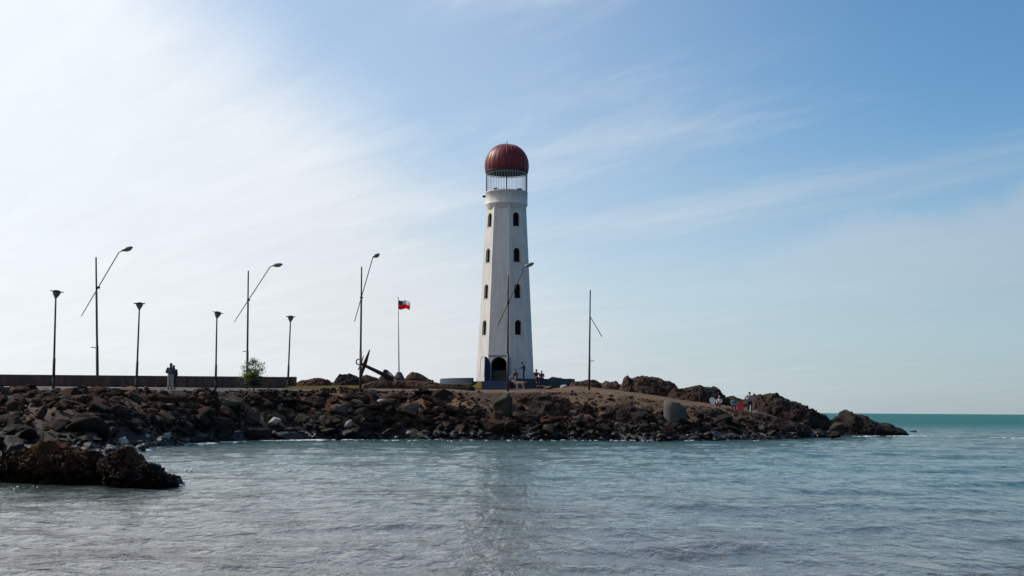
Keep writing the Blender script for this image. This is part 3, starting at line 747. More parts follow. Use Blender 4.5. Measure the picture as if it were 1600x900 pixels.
street_lamp(920.5, 613, 922.3, 453, 113, [(922.3, 495), (940.5, 526)], ((921, 564), (928.5, 563.7)), 'tall lamp pole with a broken hanging arm and no lamp head, right of the lighthouse', broken=True)
def post_lamp(bpx, tpx, tpy, D, label, tilt=0.0):
    """tpx,tpy: centre of the cap disc"""
    top = at(tpx, tpy, D); base = at(bpx, 608, D); base.z = ground_z(bpx, D) - .1; s = D / F
    root = empty('post_lamp', base, label, 'street lamp', 'post-top lamps in front of the brown wall')
    neck = top - Vector((0, 0, .42)); s1 = base.lerp(neck, .36); s0 = base.lerp(neck, .15)
    MB().tube([base, s0], .092, 12).build('pole_foot', m_polegreen, root, True)
    MB().tube([s0, s1], .085, 12).build('pole_sleeve', m_poledark, root, True)
    MB().tube([s1, neck], [.062, .052], 12).build('pole', m_pole, root, True)
    Rm = Matrix.Rotation(tilt, 3, 'Y')
    def lath(prof, name, mat):
        mb = MB(); mb.lathe(prof, (0, 0, 0), 28); mb.v = [tuple(neck + Rm @ Vector(p)) for p in mb.v]; return mb.build(name, mat, root, True)
    lath([(.055, -.03), (.075, .02), (.13, .1), (.2, .22), (.235, .33), (.24, .37)], 'bowl', m_head)
    lath([(.10, .44), (.39, .425), (.40, .405), (.38, .385), (.23, .375)][::-1], 'cap_disc', m_pole)
    lath([(.22, .42), (.18, .465), (.1, .49), (.01, .5)], 'cap_crown', m_pole)
    return root
post_lamp(83.5, 87.5, 455, 77, 'post-top lamp with a disc cap at the far left, nearest of its kind', .12)
post_lamp(213, 218, 474, 90 - 3, 'post-top lamp with a disc cap left of the standing couple', 0)
post_lamp(337, 339, 488, 92, 'post-top lamp with a tilted disc cap between the couple and the shrub', .18)
post_lamp(449.5, 454, 494.5, 103, 'post-top lamp with a disc cap at the right end of the brown wall', .03)

# ------------------------------------------------------------------ flagpole and flag
D = 113; fb = at(623.5, 592, D); ft = at(622, 466, D)
root = empty('flagpole', fb, 'slender off-white flagpole on a grey concrete block behind the anchor', 'flagpole')
MB().tube([at(623.5, 583, D), ft], [.055, .035], 10).build('pole', m_fpole, root, True)
MB().ell(ft + Vector((0, 0, .05)), (.06, .06, .06), None, 10, 6).build('ball_top', m_fpole, root, True)
mb = MB(); hh = at(624, 581.5, D).z - fb.z
mb.lathe([(.52, -.5), (.50, 0), (.42, hh * .35), (.27, hh * .75), (.20, hh)], tuple(fb), 8); mb.build('concrete_foot', m_conc, root, False)
def flag():
    fr = at(622.3, 468, D); w, h = 1.12, .80
    root = empty('flag', (fr.x, D, fr.z - h), 'small red, white and blue flag with a star flying from the flagpole', 'flag')
    def P(u, v, dn=0):
        # drooping, rippling cloth
        y = D + .10 * math.sin(u * 7.5 + v * 1.5) * (.3 + u) + .05 * math.sin(u * 15 + 2)
        return (fr.x + .03 + u * w * (.90 + .02 * math.sin(v * 5)), y - dn, fr.z - .04 - v * h - .16 * u ** 1.6 * (1 - .75 * v) - .06 * math.sin(u * 7))
    def patch(name, u0, u1, v0, v1, mat):
        n, m = 16, 8; v = []
        for s in (-.004, .004):
            for i in range(n + 1):
                for j in range(m + 1): v.append(P(u0 + (u1 - u0) * i / n, v0 + (v1 - v0) * j / m, s))
        k = (n + 1) * (m + 1); f = []
        for i in range(n):
            for j in range(m):
                a = i * (m + 1) + j; f += [(a, a + 1, a + m + 2, a + m + 1), (k + a, k + a + m + 1, k + a + m + 2, k + a + 1)]
        MBo = MB().add(v, f); return MBo.build(name, mat, root, True)
    patch('red_band', 0, 1, .5, 1, mk_cloth('flag_red', (.80, .035, .05)))
    patch('white_band', .36, 1, 0, .498, mk_cloth('flag_white', (.75, .73, .73)))
    bl = patch('blue_canton', 0, .358, 0, .498, mk_cloth('flag_blue', (.09, .12, .22)))
    for side in (-1, 1):
        v = [P(.18, .25, side * .012)]
        for k in range(10):
            r = .105 if k % 2 == 0 else .042; q = math.pi / 2 + k * math.pi / 5
            v.append(P(.18 + r * math.cos(q) * h / w, .25 - r * math.sin(q), side * .012))
        MB().add(v, [(0, k + 1, (k + 1) % 10 + 1) for k in range(10)]).build('star', mk_cloth('flag_white', (.75, .73, .73)), bl)
_cl = {}
def mk_cloth(name, c):
    if name in _cl: return _cl[name]
    m, t, b = mat_new(name)
    g = t.nodes.new('ShaderNodeTexCoord').outputs['Object']
    n = noise_(t, g, 14, 4, .6)
    col = mixc(t, rng_(t, n, .3, .7, 0, .25), c, tuple(x * .7 for x in c)); t.links.new(col, b.inputs['Base Color']); b.inputs['Roughness'].default_value = .9
    tr = t.nodes.new('ShaderNodeBsdfTranslucent'); t.links.new(col, tr.inputs[0]); mx = t.nodes.new('ShaderNodeMixShader'); mx.inputs[0].default_value = .75
    t.links.new(b.outputs[0], mx.inputs[1]); t.links.new(tr.outputs[0], mx.inputs[2]); t.links.new(mx.outputs[0], t.nodes['Material Output'].inputs[0])
    _cl[name] = m; return m
flag()

# ------------------------------------------------------------------ anchor
D = 108
root = empty('anchor', at(590, 598, D), 'huge old black iron anchor leaning on the rocks beside the street lamp', 'anchor')
r0, r1 = at(563.5, 568, D - 1.0), at(614, 592.5, D + 1.2)
MB().tube([r0, r0.lerp(r1, .5), r1], [.12, .16, .22], 8).build('shank', m_iron, root)
mb = MB(); cc = at(560.8, 565.5, D - 1.0); pts = [cc + Vector((math.cos(q), 0, math.sin(q))) * .23 for q in np.linspace(0, 2 * math.pi, 25)]
mb.tube(pts, .05, 8, False).build('ring', m_iron, root, True)
MB().tube([at(577.5, 547, D - 1.9), at(570.5, 567, D - .8), at(563.5, 589, D - .1)], [.05, .17, .10], 8).build('stock', m_iron, root)
MB().tube([at(568, 556, D + .2), at(564, 568, D - .6), at(559.5, 578, D - 1.2)], [.035, .075, .04], 8).build('stock_bar', m_iron, root)
a0, a1, a2 = at(598, 585, D + .4), at(614, 593, D + 1.2), at(626, 601, D - 1.2)
arm = MB().tube([at(604, 581, D + 2.6), at(611, 586, D + 1.9), a1, at(620, 598, D + .2), a2], [.07, .14, .2, .14, .07], 8).build('crown_arm', m_iron, root)
for p, q in ((at(604, 582, D + 2.4), .35), (at(624, 600, D - .9), .35)):
    MB().ell(p, (q, .09, q * .62), Matrix.Rotation(.6, 3, 'Y'), 16, 8).build('fluke', m_iron, arm, True)

# ------------------------------------------------------------------ lighthouse
LD = 136.0
lb = at(789.3, 598, LD); LX, LZ = lb.x, lb.z
def zt(y, D=LD): return at(790, y, D).z
def wm(n, y): return (at(790 + n / 2, y, LD) - at(790 - n / 2, y, LD)).length
light = empty('lighthouse', (LX, LD, LZ), 'tall white octagonal lighthouse with arched windows and a red dome', 'lighthouse')
z_top = zt(319); R0 = wm(91, 598) / 1.985; R1 = wm(61.5, 319) / 1.985
def Rz(z): return R0 + (R1 - R0) * (z - LZ) / (z_top - LZ)
ANG = [-14 + 45 * k for k in range(8)]
ap = math.cos(R(22.5)); hw = math.sin(R(22.5))
def facet_pt(a, u, z, out=0.0):
    r = Rz(z) * ap + out; n = Vector((math.sin(R(a)), -math.cos(R(a)), 0)); s = Vector((math.cos(R(a)), math.sin(R(a)), 0))
    return Vector((LX, LD, z)) + n * r + s * u
def arch_loop(w, z0, z1, n=12):
    """(u,z) points: flat sill, straight jambs, round head"""
    r = w / 2; zs = z1 - r
    return [(-r, z0), (r, z0)] + [(r * math.cos(q), zs + r * math.sin(q)) for q in np.linspace(0, math.pi, n + 1)]
WIN_Y = [(331, 353, 330, 352), (387, 409, 386, 408.5), (443.5, 466, 442.5, 465.5), (500.5, 523, 499.5, 523)]
bm = bmesh.new(); ib = MB()
door_hw = 1.78; z_dt = zt(557.5, LD - 3)
for k, a in enumerate(ANG):
    holes = []
    if k in (1, 3, 5, 7):
        for (l0, l1, r0_, r1_) in WIN_Y:
            D_ = LD - 2.4
            holes.append((arch_loop(.82, zt(r1_, D_), zt(r0_, D_)), .28, 'w'))
    if k == 0: holes.append((arch_loop(door_hw, LZ + .02, z_dt, 18), .5, 'd'))
    es = []
    zs = [LZ - .6, z_top]
    c4 = [facet_pt(a, -Rz(zs[0]) * hw, zs[0]), facet_pt(a, Rz(zs[0]) * hw, zs[0]), facet_pt(a, Rz(zs[1]) * hw, zs[1]), facet_pt(a, -Rz(zs[1]) * hw, zs[1])]
    for loop in [c4] + [[facet_pt(a, u, z) for u, z in h[0]] for h in holes]:
        vs = [bm.verts.new(p) for p in loop]
        es += [bm.edges.new((vs[i], vs[(i + 1) % len(vs)])) for i in range(len(vs))]
    bmesh.ops.triangle_fill(bm, edges=es, use_beauty=True)
    for h, dep, kind in holes:
        o1 = [bm.verts.new(facet_pt(a, u, z)) for u, z in h]; o2 = [bm.verts.new(facet_pt(a, u, z, -dep)) for u, z in h]
        for i in range(len(h)):
            j = (i + 1) % len(h); bm.faces.new((o1[i], o1[j], o2[j], o2[i]))
        if kind == 'w':
            def ring(w, z0, z1, t, oa, ob):
                O = arch_loop(w, z0, z1); I = arch_loop(w - 2 * t, z0 + t, z1 - t); n = len(O); v = []
                for L_, oo in ((O, oa), (I, oa), (O, ob), (I, ob)): v += [facet_pt(a, u, z, oo) for u, z in L_]
                f = []
                for i in range(n):
                    j = (i + 1) % n
                    f += [(i, j, n + j, n + i), (2 * n + i, 3 * n + i, 3 * n + j, 2 * n + j), (i, 2 * n + i, 2 * n + j, j), (n + i, n + j, 3 * n + j, 3 * n + i)]
                return MB().add(v, f)
            zz0, zz1 = h[0][1], max(q[1] for q in h)
            fo = ring(.815, zz0 + .003, zz1 - .003, .05, -.20, -.26).build('window', m_frame, light)
            pl = [facet_pt(a, u, z, -.24) for u, z in arch_loop(.72, zz0 + .052, zz1 - .052)]
            MB().add(pl, [tuple(range(len(pl)))]).build('pane', m_pane, fo)
            # slim raised surround and sill
            sl_ = ring(.98, zz0 - .08, zz1 + .08, .078, .015, -.02).build('window_surround', m_white, light)
bmesh.ops.recalc_face_normals(bm, faces=bm.faces)
me = bpy.data.meshes.new('shaft'); bm.transform(Matrix.Translation(-light.location)); bm.to_mesh(me); bm.free(); link('shaft', me, m_white, light)
# plinth band and blind arches at the foot
for a in (ANG[7], ANG[1], ANG[3]):
    O = arch_loop(.95, LZ + .55, zt(557.5)); I = arch_loop(.85, LZ + .55, zt(557.5) - .05); n = len(O)
    v = [facet_pt(a, u, z, .035) for u, z in O] + [facet_pt(a, u, z, .03) for u, z in I] + [facet_pt(a, u, z, -.02) for u, z in O] + [facet_pt(a, u, z, -.02) for u, z in I]
    f = []
    for i in range(1, n):
        j = (i + 1) % n; f += [(i, j, n + j, n + i), (i, 2 * n + i, 2 * n + j, j), (n + i, n + j, 3 * n + j, 3 * n + i)]
    MB().add(v, f).build('blind_arch', m_white, light)
# door: lintel, leaves, dim room
a = ANG[0]; w2 = door_hw / 2
def facet_box(name, a, u0, u1, z0, z1, o0, o1, mat, parent=light):
    v = [facet_pt(a, u, z, o) for z in (z0, z1) for u, o in ((u0, o0), (u1, o0), (u1, o1), (u0, o1))]
    return MB().add(v, [(0, 3, 2, 1), (4, 5, 6, 7), (0, 1, 5, 4), (1, 2, 6, 5), (2, 3, 7, 6), (3, 0, 4, 7)]).build(name, mat, parent)
facet_box('door_lintel', a, -w2 - .22, w2 + .22, z_dt + .06, z_dt + .15, -.02, .09, m_conc)
facet_box('name_plate', a, .35, .85, z_dt + .42, z_dt + .56, -.01, .03, plain('white_plate', (.6, .58, .55), .5))
def wbox(name, lo, hi, mat, parent=light): return MB().box(lo, hi).build(name, mat, parent)
room = MB(); nrm = Vector((math.sin(R(a)), -math.cos(R(a)), 0)); sd = Vector((math.cos(R(a)), math.sin(R(a)), 0)); c0 = Vector((LX, LD, LZ))
def rp(u, o, z): p = c0 + sd * u + nrm * o; return (p.x, p.y, LZ + z)
hi_ = z_dt - LZ + .05; f0 = R0 * ap - .52; v = [rp(u, o, z) for z in (.0, hi_) for u, o in ((-1.0, f0), (1.0, f0), (1.0, -1.0), (-1.0, -1.0))]
room.add(v, [(0, 1, 2, 3), (7, 6, 5, 4), (1, 5, 6, 2), (2, 6, 7, 3), (3, 7, 4, 0)]); room.build('entrance_room', m_inside, light)
v = [rp(u, o, z) for z in (.02, 1.25) for u, o in ((-.88, f0 - .25), (.88, f0 - .25), (.88, f0 - .3), (-.88, f0 - .3))]
MB().add(v, [(0, 3, 2, 1), (4, 5, 6, 7), (0, 1, 5, 4), (1, 2, 6, 5), (2, 3, 7, 6), (3, 0, 4, 7)]).build('half_door', m_inpan, light)
def leaf(side, dirv):
    h = facet_pt(a, side * w2, LZ, .03); dirv = Vector((*dirv, 0)).normalized(); lw = w2
    zs = z_dt - w2 - LZ; prof = [(0, .03), (lw, .03)] + [(lw * (1 - math.cos(q)), zs + lw * math.sin(q)) for q in np.linspace(math.pi / 2, 0, 9)]
    nn = Vector((-dirv.y, dirv.x, 0)) * .03; v = []
    for s in (-1, 1): v += [h + dirv * u + Vector((0, 0, z)) + nn * s for u, z in prof]
    n = len(prof); f = [tuple(range(n)), tuple(range(2 * n - 1, n - 1, -1))] + [(i, n + i, n + (i + 1) % n, (i + 1) % n) for i in range(n)]
    lf = MB().add(v, f).build('door_leaf', m_blue, light)
    for zc in (.55, 1.45):
        p0 = h + dirv * .2 + Vector((0, 0, zc)); v = []
        for s in (-1.35, 1.35): v += [p0 + nn * s + Vector((0, 0, -.3)), p0 + dirv * .45 + nn * s + Vector((0, 0, -.3)), p0 + dirv * .45 + nn * s + Vector((0, 0, .3)), p0 + nn * s + Vector((0, 0, .3))]
        MB().add(v, [(0, 1, 2, 3), (7, 6, 5, 4), (0, 4, 5, 1), (1, 5, 6, 2), (2, 6, 7, 3), (3, 7, 4, 0)]).build('door_panel', m_blue, lf)
leaf(-1, (-.62, -.78)); leaf(1, (.40, -.92))
# collar, gallery, cage, dome
zc0, zc1 = zt(321, LD), zt(301.5, LD - 0); RC = wm(66.5, 310) / 2; RS = wm(61.5, 322) / 2
MB().lathe([(R1 * ap - .1, -.75), (R1 * .985, -.5), (RS * 1.0, -.22), (RC, -.0), (RC + .0, .06), (RC - .03, .1), (RC - .03, zc1 - zc0 - .1), (RC, zc1 - zc0 - .08), (RC, zc1 - zc0), (RC - .25, zc1 - zc0 + .01), (RC - .25, zc1 - zc0 - .12)], (LX, LD, zc0), 64).build('collar', m_white, light, True)
gz = zc1 + .012
zd0 = zt(268.5)
def polar(r, q, z): return (LX + r * math.sin(q), LD - r * math.cos(q), z)
bar = None; nb = 46
for k in range(nb):
    q = 2 * math.pi * k / nb + .03
    if bar is None:
        bar = MB().tube([(0, 0, 0), (0, 0, zd0 - gz)], .02, 6).build('cage_bar', m_bar, light); me = bar.data
        bar.location = Vector(polar(RC - .12, q, gz)) - light.location
        me.transform(Matrix.Translation(light.location))
    else:
        o = bar.copy(); COL.objects.link(o); o.location = Vector(polar(RC - .12, q, gz)) - light.location
for q in (-82, 84, 4 + 90 + 86, -20 + 140 + 60):
    MB().tube([polar(RC - .1, R(q), gz), polar(RC - .1, R(q), zd0)], .055, 8).build('cage_post', m_iron, light, True)
for z, r in ((gz + .05, .03), (zd0 - .25, .035)):
    MB().tube([polar(RC - .12, q, z) for q in np.linspace(0, 2 * math.pi, 49)], r, 6, False).build('cage_ring', m_bar, light, True)
for q, s in ((-36, .2), (45, .26)):
    p = polar(RC - .35, R(q), gz); MB().box((p[0] - s, p[1] - .2, p[2]), (p[0] + s, p[1] + .2, p[2] + .24)).build('beacon_box', m_iron, light, bevel=.03)
fx = polar(RC + .02, R(-88), zc0 + .95)
MB().ell(fx, (.32, .14, .14), None, 12, 8).build('side_lamp', m_iron, light, True)
# dome: bulging panels between raised seams
RD = wm(68.4, 255) / 2; Hd = zt(225.5) - zd0
prof = []
for i in range(25):
    f = i / 24
    q = -0.26 + f * (math.pi / 2 + .26); prof.append((RD * math.cos(q) ** .92 if q < math.pi / 2 - 1e-6 else .0, math.sin(q)))
z_lo, z_hi = prof[0][1], prof[-1][1]
prof = [(max(r, .001), (z - z_lo) / (z_hi - z_lo) * Hd) for r, z in prof]
nseam = 22; v = []; NN = nseam * 6
for r, z in prof:
    for k in range(NN):
        q = 2 * math.pi * k / NN; bul = 1 + .012 * abs(math.sin(q * nseam / 2))
        v.append((LX + r * bul * math.sin(q), LD - r * bul * math.cos(q), zd0 + z))
f = [(i * NN + k, i * NN + (k + 1) % NN, (i + 1) * NN + (k + 1) % NN, (i + 1) * NN + k) for i in range(24) for k in range(NN)]
MB().add(v, f).build('dome', m_dome, light, True, origin=(LX, LD, zd0))
seam0 = None
for k in range(nseam):
    if seam0 is None:
        seam0 = MB().tube([(LX + r * 1.003 * math.sin(0), LD - r * 1.003, zd0 + z) for r, z in prof[:-1]], .03, 5).build('dome_seam', m_dome, light, True, origin=(LX, LD, zd0))
    else:
        o = seam0.copy(); COL.objects.link(o); o.rotation_euler = (0, 0, 2 * math.pi * k / nseam)
r0d = prof[0][0]
MB().lathe([(r0d - .06, .02), (r0d + .015, 0), (r0d + .02, -.13), (r0d - .05, -.14), (r0d - .05, .0)], (LX, LD, zd0), 64).build('dome_rim', m_domedark, light, True)
MB().lathe([(.01, .62), (.8, .55), (1.6, .35), (r0d - .04, .03)], (LX, LD, zd0), 48).build('dome_soffit', m_domedark, light, True)
MB().tube([(LX, LD, zd0 + Hd - .05), (LX, LD, zt(217))], [.045, .03], 8).build('finial', m_bar, light, True)
MB().lathe([(.22, -.04), (.2, .03), (.08, .08), (.04, .1)], (LX, LD, zd0 + Hd), 16).build('crown_cap', m_bar, light, True)

# round blue terrace wall, steps, yellow kerb
RW = 6.9; wz1 = at(790, 590.3, LD - RW).z
def arc_wall(q0, q1, label, z0, z1, r0, r1, mat):
    n = 40; v = []
    for i in range(n + 1):
        q = R(q0 + (q1 - q0) * i / n)
        for r, z in ((r1, z0), (r1, z1), (r0, z1), (r0, z0)): v.append(polar(r, q, z))
    f = []
    for i in range(n):
        for k in range(4): a_, b_ = i * 4 + k, i * 4 + (k + 1) % 4; f.append((a_, a_ + 4, b_ + 4, b_))
    f += [(0, 1, 2, 3), tuple(n * 4 + k for k in (3, 2, 1, 0))]
    o = MB().add(v, f).build('terrace_wall', mat, None, False, origin=polar(r1, R((q0 + q1) / 2), z0)); return tag(o, label, 'wall')
arc_wall(-94, -29, 'low curved dark blue wall left of the lighthouse door', wz1 - 1.25, wz1, RW - .35, RW, m_bluewall)
arc_wall(8, 92, 'low curved dark blue wall right of the lighthouse door where people sit', wz1 - 1.25, wz1 - .06, RW - .35, RW, m_bluewall)
o = MB().box((at(846, 598, 131).x, 130.6, wz1 - 1.4), (at(898, 598, 131).x, 131.0, at(860, 592, 131).z)).build('terrace_wall', m_bluewall, None, origin=(at(870, 598, 131).x, 130.8, wz1 - 1.4)); tag(o, 'straight low dark blue wall running right from the seated people', 'wall')
# terrace floor
o = MB().lathe([(RW - .36, -.9), (RW - .36, -.012), (.5, -.012)], (LX, LD, LZ), 48).build('terrace_floor', m_bluewall, None); tag(o, kind='structure')
steps = empty('entrance_steps', at(776, 606, 127), 'dark blue steps leading up to the lighthouse door', 'steps')
sx0, sx1 = at(755, 600, 127.5).x, at(796, 600, 127.5).x; zl = at(776, 608.5, 126).z; ns = 5; rise = (LZ - zl) / ns
for k in range(ns):
    MB().box((sx0, 126 + k * .36, zl - .3), (sx1, 126 + (k + 1) * .36 - .002 if k < ns - 1 else LD - RW + .6, zl + (k + 1) * rise - (.02 if k == ns - 1 else 0))).build('step', m_blue, steps, bevel=.02)
x0, x1 = at(735, 600, 127).x, at(753.2, 600, 127).x
mb = MB(); v = []
for y in (126.2, 127.0): v += [(x0, y, zl - .3), (x1, y, zl - .3), (x1, y, zl + .64), (x1 - .35, y, zl + .70), (x1 - .6, y, zl + .38), (x0, y, zl + .52)]
mb.add(v, [(5, 4, 3, 2, 1, 0), (6, 7, 8, 9, 10, 11)] + [(i, (i + 1) % 6, (i + 1) % 6 + 6, i + 6) for i in range(6)])
o = mb.build('yellow_kerb', m_yellow, None, origin=((x0 + x1) / 2, 126.2, zl - .3), bevel=.04); tag(o, 'bright yellow painted block left of the blue lighthouse steps', 'kerb')
o = MB().box((at(692, 606, 119).x, 118.6, at(760, 612, 119).z - .6), (at(868, 606, 119).x, 119.0, at(760, 607.2, 119).z)).build('roadside_kerb', m_kerb, None, origin=(at(780, 606, 119).x, 118.8, at(760, 612, 119).z - .6)); tag(o, 'long low dark kerb wall between the road and the lighthouse steps', 'kerb')
single_rock(881, 604, 122, 12, 6, m_pale, 'small whitish block on the ground right of the dog', 51)
single_rock(845, 604, 123, 24, 5, m_greenrock, 'low mossy rock between the dog and the whitish block', 52)
single_rock(729, 602, 122, 30, 8, m_outd, 'dark low rock left of the yellow kerb', 53)
single_rock(860, 605.5, 121, 22, 6, m_mauve, 'flat brown rock ledge right of the dog', 55, depth=1.2)

# ------------------------------------------------------------------ people
# parts of rotated roots are built in local coordinates, so build() must not shift them
_rootloc = rootloc
def rootloc_local(p): return Vector((0, 0, 0)) if p and p.name.split('.')[0] in ('person', 'dog') else _rootloc(p)
rootloc = rootloc_local
def remesh(mb, voxel, name, mat, parent, extra=None, smooth=4):
    me = bpy.data.meshes.new('tmp'); me.from_pydata(mb.v, [], mb.f); o = bpy.data.objects.new('tmp', me); COL.objects.link(o)
    r = o.modifiers.new('r', 'REMESH'); r.mode = 'VOXEL'; r.voxel_size = voxel
    s = o.modifiers.new('s', 'SMOOTH'); s.iterations = smooth; s.factor = .5
    dg = bpy.context.evaluated_depsgraph_get(); nm = bpy.data.meshes.new_from_object(o.evaluated_get(dg))
    bpy.data.objects.remove(o); bpy.data.meshes.remove(me)
    if extra:
        bm = bmesh.new(); bm.from_mesh(nm); t = bpy.data.meshes.new('t'); t.from_pydata(extra.v, [], extra.f); bm.from_mesh(t); bm.to_mesh(nm); bm.free(); bpy.data.meshes.remove(t)
    nm.polygons.foreach_set('use_smooth', [True] * len(nm.polygons)); nm.name = name
    nm.materials.clear()
    return link(name, nm, mat, parent)
def cap(mb, p0, r0, p1, r1):
    p0, p1 = Vector(p0), Vector(p1); d = (p1 - p0).normalized()
    pts, rad = [], []
    for s in (-.95, -.7, -.35): pts.append(p0 + d * r0 * s); rad.append(r0 * math.sqrt(1 - s * s))
    for s in (.0,): pts.append(p0); rad.append(r0)
    pts.append(p1); rad.append(r1)
    for s in (.35, .7, .95): pts.append(p1 + d * r1 * s); rad.append(r1 * math.sqrt(1 - s * s))
    mb.tube(pts, rad, 12)
SKIN = plain('skin', (.22, .12, .08), .55, 0, .1, 6, 0)
def cloth(name, c): return plain(name, c, .9, 0, .2, 8, .2)
def chain(mb, pts, rad):
    for i in range(len(pts) - 1): cap(mb, pts[i], rad[i], pts[i + 1], rad[i + 1])
def person(foot, face, J, top_c, leg_c, hair_c, label, long_sleeve=True, hat=None, shoe_c=(.04, .035, .03), vest=None, scale=1.0):
    """J: joints in local metres, +Y is the way the person faces; foot is the ground or seat-ground point"""
    root = empty('person', foot, label, 'person'); root.rotation_euler = (0, 0, face); root.scale = (scale * 1.12, scale * 1.12, scale)
    hip, chest, neck, head = [Vector(J[k]) for k in ('hip', 'chest', 'neck', 'head')]
    body = MB(); fing = MB(); shirt = MB(); trou = MB()
    right = Vector((1, 0, 0))
    # head with brow, nose, chin, ears
    hf = (Vector(J.get('look', (0, 1, 0)))).normalized(); hs_ = hf.cross(Vector((0, 0, 1))).normalized(); hu = hs_.cross(hf)
    Rm = Matrix((hs_, hf, hu)).transposed()
    body.ell(head, (.076, .095, .112), Rm, 16, 12)
    body.ell(head + hf * .03 - hu * .055, (.052, .06, .055), Rm)
    cap(body, head + hf * .088 + hu * .015, .012, head + hf * .108 - hu * .018, .017)
    for s in (-1, 1):
        body.ell(head + hs_ * .077 * s - hu * .005, (.014, .024, .034), Rm, 8, 6)
        fing.ell(head + hs_ * .03 * s + hf * .087 + hu * .012, (.012, .008, .008), Rm, 8, 6)
    fing.ell(head + hf * .088 - hu * .05, (.026, .008, .008), Rm, 8, 6)
    cap(body, neck - Vector((0, 0, .04)), .055, head - hu * .06, .05)
    cap(body, hip, .10, chest, .12)
    cap(shirt, hip + Vector((0, 0, .03)), .135, chest, .155); cap(shirt, chest, .15, neck - Vector((0, 0, .05)), .085)
    cap(shirt, hip + Vector((-.05, 0, .02)), .115, hip + Vector((.05, 0, .02)), .115)
    for s, n in ((-1, 'l'), (1, 'r')):
        sh, el, wr = [Vector(J[n + k]) for k in ('sh', 'el', 'wr')]; hp, kn, an = [Vector(J[n + k]) for k in ('hp', 'kn', 'an')]
        cap(body, chest + (sh - chest) * .2, .07, sh, .055); chain(body, [sh, el, wr], [.05, .04, .028])
        chain(body, [hp, kn, an], [.08, .055, .038])
        cap(shirt, chest + (sh - chest) * .3, .10, sh, .072)
        if long_sleeve: chain(shirt, [sh, el, wr.lerp(el, .08)], [.068, .055, .042])
        else: cap(shirt, sh, .07, sh.lerp(el, .65), .062)
        chain(trou, [hp, kn, an + (kn - an) * .08], [.105, .078, .062]); cap(trou, hip, .13, hp, .11)
        # hand: palm, four unequal curled fingers, thumb from the side
        d = (wr - el).normalized(); side = d.cross(Vector((0, 0, 1)));
        side = (side if side.length > .1 else Vector((0, 1, 0))).normalized(); inn = d.cross(side).normalized()
        if n == 'r': side = -side
        palm = wr + d * .055; Pm = Matrix((side, d, inn)).transposed()
        body.ell(palm, (.04, .052, .018), Pm, 10, 8)
        for q, ln in ((-.03, .062), (-.01, .075), (.011, .07), (.03, .055)):
            b0 = palm + side * q + d * .04; b1 = b0 + d * ln * .55 + inn * .008; b2 = b1 + d * ln * .4 + inn * .022
            fing.tube([b0, b1, b2], [.0095, .009, .007], 6)
        b0 = wr + d * .03 + side * .032; fing.tube([b0, b0 + d * .03 + side * .022, b0 + d * .055 + side * .026 + inn * .012], [.012, .011, .008], 6)
        # foot and shoe
        fd = Vector(J.get(n + 'toe', (0, 1, -.15))).normalized()
        cap(body, an, .04, an + fd * .15, .03)
        sb = MB(); cap(sb, an - fd * .03 - Vector((0, 0, .03)), .048, an + fd * .17 - Vector((0, 0, .035)), .038)
        sb.build('shoe', cloth('shoe_material', shoe_c), root, True).location = (0, 0, 0)
    cap(trou, hip - Vector((.05, 0, 0)), .135, hip + Vector((.05, 0, 0)), .135)
    b = remesh(body, .017, 'body', SKIN, root, fing, 2)
    remesh(shirt, .03, 'shirt', cloth('shirt_cloth', top_c), root, None, 4)
    remesh(trou, .03, 'trousers', cloth('trouser_cloth', leg_c), root, None, 4)
    hb = MB(); hb.ell(head - hf * .018 + hu * .03, (.088, .10, .10), Rm, 16, 12)
    if hat == 'long': cap(hb, head - hf * .05, .075, neck - hf * .07 - Vector((0, 0, .10)), .06)
    hb.build('hair', cloth('hair_strands', hair_c), root, True)
    if vest:
        vb = MB(); cap(vb, hip + Vector((0, -.0, .05)), .17, chest + Vector((0, 0, 0)), .195); cap(vb, chest + Vector((-.13, 0, .06)), .115, chest + Vector((.13, 0, .06)), .115)
        remesh(vb, .035, 'vest', cloth('vest_cloth', vest), root)
    return root
def fix_parts(root):
    pass
STAND = dict(hip=(0, 0, .95), chest=(0, .0, 1.28), neck=(0, 0, 1.48), head=(0, .02, 1.63), lsh=(-.18, 0, 1.41), rsh=(.18, 0, 1.41),
             lel=(-.23, -.01, 1.13), rel=(.23, -.01, 1.13), lwr=(-.22, .06, .88), rwr=(.22, .06, .88),
             lhp=(-.09, 0, .92), rhp=(.09, 0, .92), lkn=(-.10, .02, .50), rkn=(.10, .02, .50), lan=(-.11, -.02, .09), ran=(.11, -.02, .09))
SIT = dict(hip=(0, 0, .10), chest=(0, .06, .42), neck=(0, .10, .62), head=(0, .15, .76), lsh=(-.18, .08, .54), rsh=(.18, .08, .54),
           lel=(-.24, .16, .28), rel=(.24, .16, .28), lwr=(-.12, .36, .20), rwr=(.12, .36, .20),
           lhp=(-.09, .04, .08), rhp=(.09, .04, .08), lkn=(-.13, .44, .09), rkn=(.13, .44, .09), lan=(-.13, .48, -.34), ran=(.13, .50, -.34))
def J_(base, **k): d = dict(base); d.update(k); return d
